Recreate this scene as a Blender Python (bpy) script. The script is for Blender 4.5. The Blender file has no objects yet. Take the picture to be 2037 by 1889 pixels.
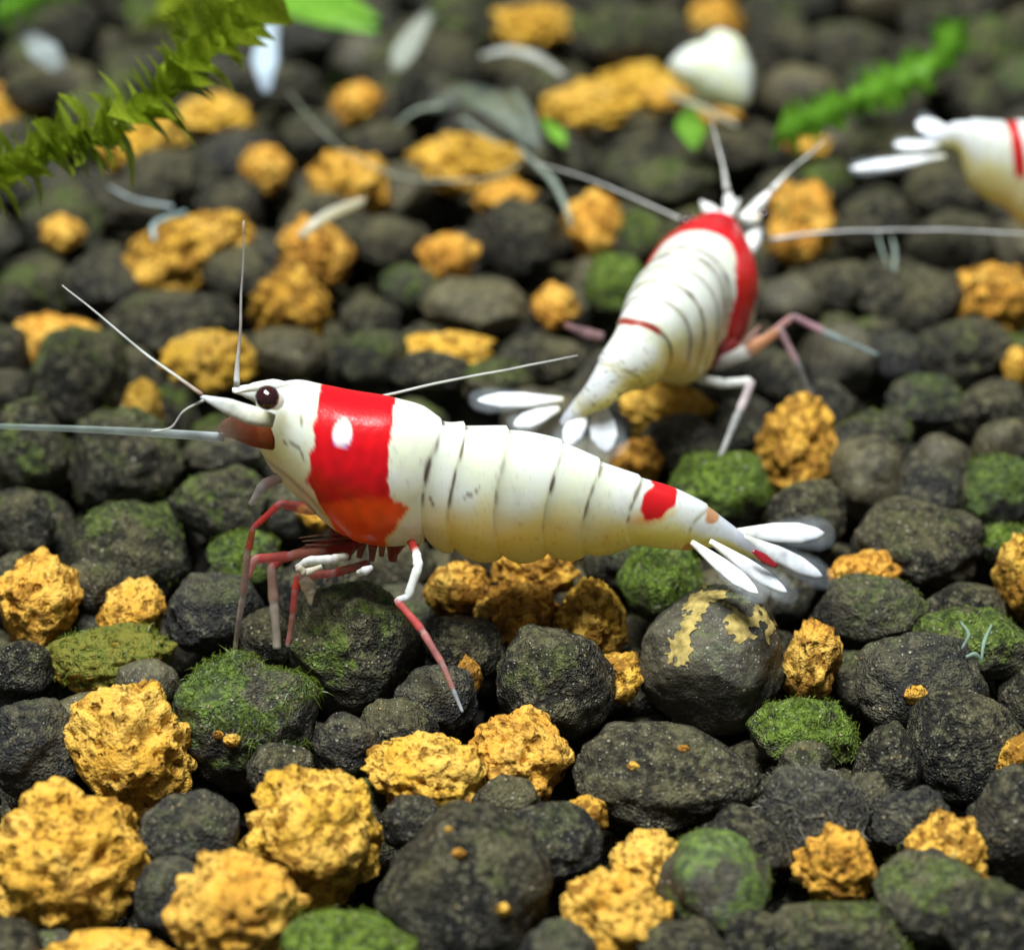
import bpy, bmesh, math, random
import numpy as np
from mathutils import Vector

# 1 Blender unit = 1 centimetre of the real place
sc = bpy.context.scene
sc.unit_settings.system = 'METRIC'
sc.unit_settings.scale_length = 0.01
COL = sc.collection
W, H = 2037.0, 1889.0
random.seed(7)
RNG = np.random.default_rng(11)

# ------------------------------------------------------------------ camera
PITCH = math.radians(32.0)
DIST = 9.06
FPX = 4859.0                                   # focal length in photo pixels
CAM = np.array([0.0, -DIST * math.cos(PITCH), DIST * math.sin(PITCH)])
FWD = np.array([0.0, math.cos(PITCH), -math.sin(PITCH)])
UPV = np.array([0.0, math.sin(PITCH), math.cos(PITCH)])
cam = bpy.data.cameras.new('camera')
cam.sensor_fit = 'HORIZONTAL'; cam.sensor_width = 36.0
cam.lens = 36.0 * FPX / W
cam.clip_start = 0.05; cam.clip_end = 500.0
cam.dof.use_dof = True
cam.dof.focus_distance = 7.84
cam.dof.aperture_fstop = 0.56
cam_ob = bpy.data.objects.new('camera', cam); COL.objects.link(cam_ob)
cam_ob.location = CAM
cam_ob.rotation_euler = (math.pi / 2 - PITCH, 0, 0)
sc.camera = cam_ob

# ------------------------------------------------------------------ light
world = bpy.data.worlds.new('World'); sc.world = world; world.use_nodes = True
bg = world.node_tree.nodes['Background']
bg.inputs['Color'].default_value = (0.80, 0.90, 1.0, 1); bg.inputs['Strength'].default_value = 0.15
ld = bpy.data.lights.new('aquarium_lamp', 'AREA')
ld.shape = 'RECTANGLE'; ld.size = 14; ld.size_y = 5; ld.energy = 15300; ld.color = (0.98, 1.0, 0.99)
lo = bpy.data.objects.new('aquarium_lamp', ld); COL.objects.link(lo)
lo.location = (-3.0, -3.5, 27)
lo.rotation_euler = (Vector((0, 0.3, 0)) - Vector(lo.location)).to_track_quat('-Z', 'Y').to_euler()
sc.view_settings.view_transform = 'Standard'; sc.view_settings.look = 'None'
sc.view_settings.exposure = 0.0; sc.view_settings.gamma = 1.0
sc.cycles.use_denoising = True; sc.cycles.use_adaptive_sampling = True; sc.cycles.adaptive_threshold = 0.015
sc.cycles.max_bounces = 5; sc.cycles.diffuse_bounces = 3; sc.cycles.glossy_bounces = 2; sc.cycles.transmission_bounces = 3
sc.cycles.transparent_max_bounces = 12

# ------------------------------------------------------------------ helpers
def ray(px, py):
    d = FWD + np.array([1.0, 0, 0]) * ((px - W / 2) / FPX) + UPV * (-(py - H / 2) / FPX)
    return d / np.linalg.norm(d)
def PZ(px, py, z):                             # pixel -> point at height z
    d = ray(px, py); return CAM + d * ((z - CAM[2]) / d[2])
def PY(px, py, y):                             # pixel -> point on the vertical plane at depth y
    d = ray(px, py); return CAM + d * ((y - CAM[1]) / d[1])
def depth(p): return float(np.dot(np.asarray(p) - CAM, FWD))
VS = W / 1993.0                                # overview pixels -> photo pixels

_perm = np.random.default_rng(3).permutation(256).astype(np.int64)
_perm = np.concatenate([_perm, _perm, _perm])
_grad = np.array([[1,1,0],[-1,1,0],[1,-1,0],[-1,-1,0],[1,0,1],[-1,0,1],[1,0,-1],[-1,0,-1],[0,1,1],[0,-1,1],[0,1,-1],[0,-1,-1]], float)
def perlin(p):
    p = np.asarray(p, float); i = np.floor(p).astype(np.int64); f = p - i; i &= 255
    u = f * f * f * (f * (f * 6 - 15) + 10)
    out = 0
    for dx in (0, 1):
        for dy in (0, 1):
            for dz in (0, 1):
                h = _perm[_perm[_perm[i[:, 0] + dx] + i[:, 1] + dy] + i[:, 2] + dz] % 12
                g = _grad[h]
                n = g[:, 0] * (f[:, 0] - dx) + g[:, 1] * (f[:, 1] - dy) + g[:, 2] * (f[:, 2] - dz)
                wx = u[:, 0] if dx else 1 - u[:, 0]
                wy = u[:, 1] if dy else 1 - u[:, 1]
                wz = u[:, 2] if dz else 1 - u[:, 2]
                out = out + n * wx * wy * wz
    return out
def sstep(a, b, x):
    t = np.clip((x - a) / (b - a), 0, 1); return t * t * (3 - 2 * t)

def poly_dist(p, poly):
    d = np.full(len(p), 1e9); poly = np.asarray(poly, float)
    for a, b in zip(poly[:-1], poly[1:]):
        ab = b - a; t = np.clip(((p - a) @ ab) / (ab @ ab), 0, 1)
        d = np.minimum(d, np.linalg.norm(p - (a + t[:, None] * ab), axis=1))
    return d

def link(o, parent=None):
    COL.objects.link(o)
    if parent is not None: o.parent = parent
    return o
def tag(o, label=None, cat=None, group=None, kind=None):
    if label: o['label'] = label
    if cat: o['category'] = cat
    if group: o['group'] = group
    if kind: o['kind'] = kind
    return o
def mesh_ob(name, verts, faces, mat, parent=None, smooth=True, cols=None, alpha=None):
    me = bpy.data.meshes.new(name)
    me.from_pydata([tuple(v) for v in verts], [], [tuple(f) for f in faces])
    if smooth: me.polygons.foreach_set('use_smooth', [True] * len(me.polygons))
    if cols is not None:
        a = me.color_attributes.new('Col', 'FLOAT_COLOR', 'POINT')
        c = np.ones((len(verts), 4)); c[:, :3] = cols
        if alpha is not None: c[:, 3] = alpha
        a.data.foreach_set('color', c.ravel())
    me.materials.append(mat); me.update()
    return link(bpy.data.objects.new(name, me), parent)
def empty(name, loc):
    o = bpy.data.objects.new(name, None); o.location = loc; o.empty_display_size = 0.2
    return link(o)

# ------------------------------------------------------------------ materials
class NT:
    def __init__(self, name):
        self.m = bpy.data.materials.new(name); self.m.use_nodes = True
        self.t = self.m.node_tree; self.n = self.t.nodes; self.l = self.t.links
        self.b = self.n['Principled BSDF']; self.out = self.n['Material Output']
    def new(self, typ, **kw):
        nd = self.n.new(typ)
        for k, v in kw.items():
            if k == 'inp':
                for kk, vv in v.items():
                    if isinstance(vv, bpy.types.NodeSocket): self.l.new(vv, nd.inputs[kk])
                    else: nd.inputs[kk].default_value = vv
            else: setattr(nd, k, v)
        return nd
    def noise(self, vec, scale, detail=4, rough=0.6, dist=0.0):
        return self.new('ShaderNodeTexNoise', inp={'Vector': vec, 'Scale': scale, 'Detail': detail, 'Roughness': rough, 'Distortion': dist}).outputs['Fac']
    def math(self, op, a, b=0.0, c=0.0):
        nd = self.new('ShaderNodeMath', operation=op)
        for i, v in enumerate((a, b, c)):
            if isinstance(v, bpy.types.NodeSocket): self.l.new(v, nd.inputs[i])
            else: nd.inputs[i].default_value = v
        return nd.outputs[0]
    def ss(self, x, a, b):
        nd = self.new('ShaderNodeMapRange', interpolation_type='SMOOTHSTEP')
        for k, v in (('Value', x), ('From Min', a), ('From Max', b)):
            if isinstance(v, bpy.types.NodeSocket): self.l.new(v, nd.inputs[k])
            else: nd.inputs[k].default_value = v
        return nd.outputs[0]
    def mix(self, f, a, b):
        nd = self.new('ShaderNodeMix', data_type='RGBA')
        for idx, v in ((0, f), (6, a), (7, b)):
            if isinstance(v, bpy.types.NodeSocket): self.l.new(v, nd.inputs[idx])
            elif idx == 0: nd.inputs[0].default_value = v
            else: nd.inputs[idx].default_value = (*v, 1)
        return nd.outputs[2]
    def oattr(self, name):
        return self.new('ShaderNodeAttribute', attribute_type='OBJECT', attribute_name=name).outputs['Fac']
    def coords(self):
        tc = self.new('ShaderNodeTexCoord')
        rnd = self.new('ShaderNodeObjectInfo').outputs['Random']
        off = self.math('MULTIPLY', rnd, 61.0)
        comb = self.new('ShaderNodeCombineXYZ', inp={'X': off, 'Y': off, 'Z': off}).outputs[0]
        v = self.new('ShaderNodeVectorMath', operation='ADD', inp={0: tc.outputs['Object'], 1: comb}).outputs[0]
        return v, rnd
    def bump(self, h, strength, dist, normal=None):
        nd = self.new('ShaderNodeBump', inp={'Height': h, 'Strength': strength, 'Distance': dist})
        if normal is not None: self.l.new(normal, nd.inputs['Normal'])
        return nd.outputs[0]

def soil_material():
    k = NT('soil'); v, rnd = k.coords()
    alg = k.oattr('algae'); brn = k.oattr('brown')
    n1 = k.noise(v, 7, 3); n2 = k.noise(v, 30, 4, 0.7); n3 = k.noise(v, 95, 1, 0.7)
    c = k.mix(k.ss(n1, 0.35, 0.68), (0.007, 0.007, 0.006), (0.036, 0.033, 0.021))
    c = k.mix(k.ss(n2, 0.50, 0.66), c, (0.135, 0.125, 0.080))
    c = k.mix(k.ss(n2, 0.48, 0.38), c, (0.006, 0.006, 0.005))
    nb = k.noise(v, 3.2, 3, 0.6)
    c = k.mix(k.math('MULTIPLY', k.ss(nb, 0.48, 0.66), 0.55), c, (0.090, 0.080, 0.040))
    c = k.mix(k.math('MULTIPLY', brn, k.ss(n1, 0.15, 0.7)), c, (0.080, 0.068, 0.034))
    # settled silt on the upper faces
    g0 = k.new('ShaderNodeNewGeometry'); z0 = k.new('ShaderNodeSeparateXYZ', inp={0: g0.outputs['Normal']}).outputs[2]
    silt = k.ss(k.math('ADD', k.math('MULTIPLY', z0, 0.22), k.math('ADD', k.math('MULTIPLY', n2, 0.6), k.math('MULTIPLY', nb, 0.4))), 0.62, 0.80)
    c = k.mix(k.math('MULTIPLY', silt, 0.6), c, (0.150, 0.138, 0.064))
    # algae film: grows on the faces turned up
    geo = k.new('ShaderNodeNewGeometry')
    nz = k.new('ShaderNodeSeparateXYZ', inp={0: geo.outputs['Normal']}).outputs[2]
    na = k.noise(v, 6.0, 4, 0.7)
    h = k.math('ADD', k.math('MULTIPLY', nz, 0.16), na)
    thr = k.math('SUBTRACT', 0.84, k.math('MULTIPLY', alg, 0.44))
    msk = k.ss(h, thr, k.math('ADD', thr, 0.16))
    ncol = n2
    gcol = k.mix(k.ss(ncol, 0.35, 0.65), (0.030, 0.055, 0.006), (0.17, 0.28, 0.022))
    gdull = k.mix(k.ss(ncol, 0.35, 0.68), (0.018, 0.022, 0.008), (0.115, 0.128, 0.040))
    gcol = k.mix(k.ss(alg, 0.45, 0.85), gdull, gcol)
    c = k.mix(k.math('MULTIPLY', msk, 0.88), c, gcol)
    # grains of pale mineral
    vo = k.new('ShaderNodeTexVoronoi', inp={'Vector': v, 'Scale': 42.0, 'Randomness': 1.0})
    sp = k.new('ShaderNodeSeparateColor', inp={0: vo.outputs['Color']})
    big = k.math('MULTIPLY', k.ss(vo.outputs['Distance'], 0.30, 0.18), k.ss(sp.outputs[0], 0.78, 0.82))
    patch = k.ss(n1, 0.40, 0.60)
    c = k.mix(k.math('MULTIPLY', big, patch), c, k.mix(sp.outputs[1], (0.40, 0.29, 0.10), (0.50, 0.48, 0.38)))
    vo2 = k.new('ShaderNodeTexVoronoi', inp={'Vector': v, 'Scale': 95.0, 'Randomness': 1.0})
    sp2 = k.new('ShaderNodeSeparateColor', inp={0: vo2.outputs['Color']})
    fin = k.math('MULTIPLY', k.ss(vo2.outputs['Distance'], 0.32, 0.15), k.ss(sp2.outputs[0], 0.76, 0.80))
    c = k.mix(k.math('MULTIPLY', fin, 0.85), c, (0.42, 0.41, 0.34))
    c = k.mix(k.math('MULTIPLY', k.ss(rnd, 0.5, 1.0), 0.25), c, (0.055, 0.060, 0.072))
    k.l.new(c, k.b.inputs['Base Color'])
    k.l.new(k.math('SUBTRACT', 0.82, k.math('MULTIPLY', n3, 0.45)), k.b.inputs['Roughness'])
    k.b.inputs['Specular IOR Level'].default_value = 0.35
    hh = k.math('ADD', k.math('MULTIPLY', n2, 0.55), k.math('MULTIPLY', n3, 0.45))
    hh = k.math('ADD', hh, k.math('MULTIPLY', big, 0.3))
    k.l.new(k.bump(hh, k.math('SUBTRACT', 1.0, k.math('MULTIPLY', brn, 0.75)), 0.055), k.b.inputs['Normal'])
    return k.m
def ochre_material():
    k = NT('ochre'); v, rnd = k.coords()
    drk = k.oattr('brown'); alg = k.oattr('algae')
    n1 = k.noise(v, 5.5, 3, 0.65, 0.4); n2 = k.noise(v, 17, 4, 0.72, 0.5); n3 = k.noise(v, 62, 2, 0.7)
    hue = k.mix(rnd, (0.74, 0.44, 0.045), (0.72, 0.32, 0.045))
    c = k.mix(k.ss(n1, 0.35, 0.70), hue, (0.80, 0.50, 0.10))
    st = k.ss(n2, k.math('SUBTRACT', 0.53, k.math('MULTIPLY', drk, 0.10)), k.math('SUBTRACT', 0.63, k.math('MULTIPLY', drk, 0.10)))
    c = k.mix(k.math('MULTIPLY', st, 0.82), c, (0.21, 0.088, 0.013))
    wv = k.new('ShaderNodeVectorMath', operation='ADD', inp={0: v, 1: k.new('ShaderNodeVectorMath', operation='SCALE', inp={0: k.new('ShaderNodeTexNoise', inp={'Vector': v, 'Scale': 30.0, 'Detail': 2.0}).outputs['Color'], 'Scale': 0.035}).outputs[0]}).outputs[0]
    v1 = k.new('ShaderNodeTexVoronoi', inp={'Vector': wv, 'Scale': 17.0}); s1 = k.new('ShaderNodeSeparateColor', inp={0: v1.outputs['Color']})
    v2 = k.new('ShaderNodeTexVoronoi', inp={'Vector': wv, 'Scale': 38.0}); s2 = k.new('ShaderNodeSeparateColor', inp={0: v2.outputs['Color']})
    p1 = k.math('MULTIPLY', k.ss(v1.outputs['Distance'], 0.42, 0.16), k.ss(s1.outputs[0], 0.45, 0.55))
    p2 = k.math('MULTIPLY', k.ss(v2.outputs['Distance'], 0.44, 0.18), k.ss(s2.outputs[0], 0.55, 0.62))
    pit = k.math('MAXIMUM', p1, k.math('MULTIPLY', p2, 0.7))
    c = k.mix(k.math('MULTIPLY', k.math('MAXIMUM', k.math('MULTIPLY', p1, s1.outputs[1]), k.math('MULTIPLY', p2, s2.outputs[1])), 0.8), c, (0.24, 0.105, 0.014))
    st2 = k.ss(n3, 0.57, 0.70)
    c = k.mix(k.math('MULTIPLY', st2, 0.55), c, (0.25, 0.105, 0.016))
    st3 = k.ss(n1, k.math('SUBTRACT', 0.44, k.math('MULTIPLY', drk, -0.07)), 0.30)
    c = k.mix(k.math('MULTIPLY', st3, 0.55), c, (0.155, 0.085, 0.025))
    geo = k.new('ShaderNodeNewGeometry')
    nz = k.new('ShaderNodeSeparateXYZ', inp={0: geo.outputs['Normal']}).outputs[2]
    h = k.math('ADD', k.math('MULTIPLY', nz, 0.15), k.noise(v, 7.0, 5, 0.7, 0.6))
    thr = k.math('SUBTRACT', 0.92, k.math('MULTIPLY', alg, 0.55))
    c = k.mix(k.math('MULTIPLY', k.ss(h, thr, k.math('ADD', thr, 0.1)), 0.85), c, k.mix(n2, (0.03, 0.05, 0.012), (0.15, 0.22, 0.04)))
    k.l.new(c, k.b.inputs['Base Color'])
    k.b.inputs['Roughness'].default_value = 0.85
    k.b.inputs['Specular IOR Level'].default_value = 0.12
    hh = k.math('ADD', k.math('MULTIPLY', n2, -0.22), k.math('MULTIPLY', n3, 0.22))
    hh = k.math('SUBTRACT', hh, k.math('MULTIPLY', pit, 0.30))
    k.l.new(k.bump(hh, 0.9, 0.07), k.b.inputs['Normal'])
    return k.m
def flesh_material(name, sss=0.9, rough=0.30, bump=0.005):
    k = NT(name)
    a = k.new('ShaderNodeVertexColor', layer_name='Col')
    k.l.new(a.outputs['Color'], k.b.inputs['Base Color'])
    k.b.inputs['Roughness'].default_value = rough
    k.b.inputs['Specular IOR Level'].default_value = 0.5
    k.b.inputs['Subsurface Weight'].default_value = sss
    k.b.inputs['Subsurface Radius'].default_value = (1.0, 0.85, 0.5)
    k.b.inputs['Subsurface Scale'].default_value = 0.28
    tc = k.new('ShaderNodeTexCoord').outputs['Object']
    n = k.noise(tc, 26, 5, 0.6)
    k.l.new(k.bump(n, 0.45, bump), k.b.inputs['Normal'])
    return k
def glassy_material(name, rough=0.3):           # see-through tissue: vertex alpha is its opacity
    k = flesh_material(name, 0.0, 0.45, 0.01); k.b.inputs['Specular IOR Level'].default_value = 0.28
    a = k.new('ShaderNodeVertexColor', layer_name='Col')
    tr = k.new('ShaderNodeBsdfTransparent')
    tl = k.new('ShaderNodeBsdfTranslucent'); k.l.new(a.outputs['Color'], tl.inputs['Color'])
    m0 = k.new('ShaderNodeMixShader', inp={0: 0.3}); k.l.new(k.b.outputs[0], m0.inputs[1]); k.l.new(tl.outputs[0], m0.inputs[2])
    m1 = k.new('ShaderNodeMixShader'); k.l.new(a.outputs['Alpha'], m1.inputs[0])
    k.l.new(tr.outputs[0], m1.inputs[1]); k.l.new(m0.outputs[0], m1.inputs[2])
    k.l.new(m1.outputs[0], k.out.inputs['Surface'])
    return k.m
def leaf_material(name, c0, c1):
    k = NT(name); v, rnd = k.coords()
    n = k.noise(v, 14, 4)
    c = k.mix(k.ss(n, 0.3, 0.7), c0, c1)
    c = k.mix(k.math('MULTIPLY', rnd, 0.4), c, tuple(0.55 * x for x in c0))
    k.l.new(c, k.b.inputs['Base Color']); k.b.inputs['Roughness'].default_value = 0.4
    tl = k.new('ShaderNodeBsdfTranslucent'); k.l.new(c, tl.inputs['Color'])
    m0 = k.new('ShaderNodeMixShader', inp={0: 0.4}); k.l.new(k.b.outputs[0], m0.inputs[1]); k.l.new(tl.outputs[0], m0.inputs[2])
    k.l.new(m0.outputs[0], k.out.inputs['Surface'])
    return k.m
def plain_material(name, col, rough=0.5, spec=0.5, coat=0.0, lowf=0.8):
    k = NT(name); v, rnd = k.coords()
    n = k.noise(v, 30, 4)
    k.l.new(k.mix(k.ss(n, 0.3, 0.7), tuple(lowf * x for x in col), tuple(min(1, 1.15 * x) for x in col)), k.b.inputs['Base Color'])
    k.b.inputs['Roughness'].default_value = rough; k.b.inputs['Specular IOR Level'].default_value = spec
    k.b.inputs['Coat Weight'].default_value = coat
    return k.m
M_SOIL = soil_material(); M_OCHRE = ochre_material()
M_FLESH = flesh_material('shell').m
M_THIN = flesh_material('thin_shell', 0.3, 0.32, 0.004); M_THIN.b.inputs['Subsurface Scale'].default_value = 0.03; M_THIN = M_THIN.m
M_GLASSY = glassy_material('clear_tissue')
M_EYE = plain_material('eye_surface', (0.030, 0.006, 0.006), 0.12, 0.6, 0.6)
M_MOSS = leaf_material('moss_leaf', (0.24, 0.36, 0.014), (0.50, 0.60, 0.05))
M_BRIGHT = leaf_material('bright_leaf', (0.16, 0.42, 0.03), (0.32, 0.66, 0.07))
M_ALGAE = leaf_material('algae_fibre', (0.085, 0.13, 0.012), (0.24, 0.33, 0.040))
M_FIBRE = leaf_material('pale_fibre', (0.16, 0.16, 0.11), (0.34, 0.33, 0.24))
M_STEM = plain_material('moss_stem', (0.10, 0.12, 0.02))
M_CLAY = plain_material('pale_clay', (0.46, 0.36, 0.12), 0.9, 0.1, 0.0, 0.45)
M_BASE = plain_material('mulm', (0.012, 0.011, 0.009), 0.9, 0.1)

# ------------------------------------------------------------------ the bed under the stones
def ground():
    n = 60; xs = np.linspace(-7, 7, n); ys = np.linspace(-5, 10, n)
    gx, gy = np.meshgrid(xs, ys); p = np.stack([gx.ravel(), gy.ravel(), np.zeros(n * n)], 1)
    p[:, 2] = -0.72 + 0.06 * perlin(p * 2.1)
    f = [(j * n + i, j * n + i + 1, (j + 1) * n + i + 1, (j + 1) * n + i) for j in range(n - 1) for i in range(n - 1)]
    o = mesh_ob('ground', p, f, M_BASE); tag(o, kind='structure')
ground()

# ------------------------------------------------------------------ stones
ICO = {}
for lv in (2, 3, 4, 5, 6):
    bm = bmesh.new(); bmesh.ops.create_icosphere(bm, subdivisions=lv, radius=1.0)
    me = bpy.data.meshes.new('ico'); bm.to_mesh(me); bm.free()
    me.polygons.foreach_set('use_smooth', [True] * len(me.polygons))
    co = np.empty(len(me.vertices) * 3); me.vertices.foreach_get('co', co)
    fa = np.empty(len(me.polygons) * 3, int); me.polygons.foreach_get('vertices', fa)
    ICO[lv] = (me, co.reshape(-1, 3), fa.reshape(-1, 3))

def stone_coords(lv, rad, rough, rng, squash=0.0):
    """rad = semi-axes; rough: 0 smooth pellet .. 1 porous craggy lump"""
    u = ICO[lv][1]; off = rng.uniform(0, 200, 3)
    r = 1 + (0.17 + 0.10 * rough) * perlin(u * 1.15 + off) + (0.07 + 0.16 * rough) * perlin(u * 2.3 + off + 31)
    r += (0.03 + 0.10 * rough) * perlin(u * 4.6 + off + 7)
    if rough > 0.4:
        pit = perlin(u * 5.2 + off + 77)
        r -= 0.42 * rough * np.clip(pit - 0.08, 0, None)
        r += 0.06 * rough * np.abs(perlin(u * 7.5 + off + 5))
    r += (0.016 + 0.045 * rough) * perlin(u * 10 + off + 15)
    if lv >= 4: r += (0.011 + 0.016 * rough) * perlin(u * 20 + off + 51)
    if lv >= 5: r += 0.006 * perlin(u * 38 + off + 91)
    p = u * r[:, None]
    for _ in range(rng.integers(2, 5) if rough < 0.5 else rng.integers(1, 4)):   # worn flats
        n = rng.normal(size=3); n /= np.linalg.norm(n); d = rng.uniform(0.70, 0.95)
        ex = np.clip(p @ n - d, 0, None); p = p - n[None] * (ex * 0.72)[:, None]
    return p * np.asarray(rad)[None]
def rot_y(p, a):
    c, s = math.cos(a), math.sin(a); q = p.copy()
    q[:, 0] = c * p[:, 0] + s * p[:, 2]; q[:, 2] = -s * p[:, 0] + c * p[:, 2]; return q
def rot_z(p, a):
    c, s = math.cos(a), math.sin(a); q = p.copy()
    q[:, 0] = c * p[:, 0] - s * p[:, 1]; q[:, 1] = s * p[:, 0] + c * p[:, 1]; return q

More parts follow.
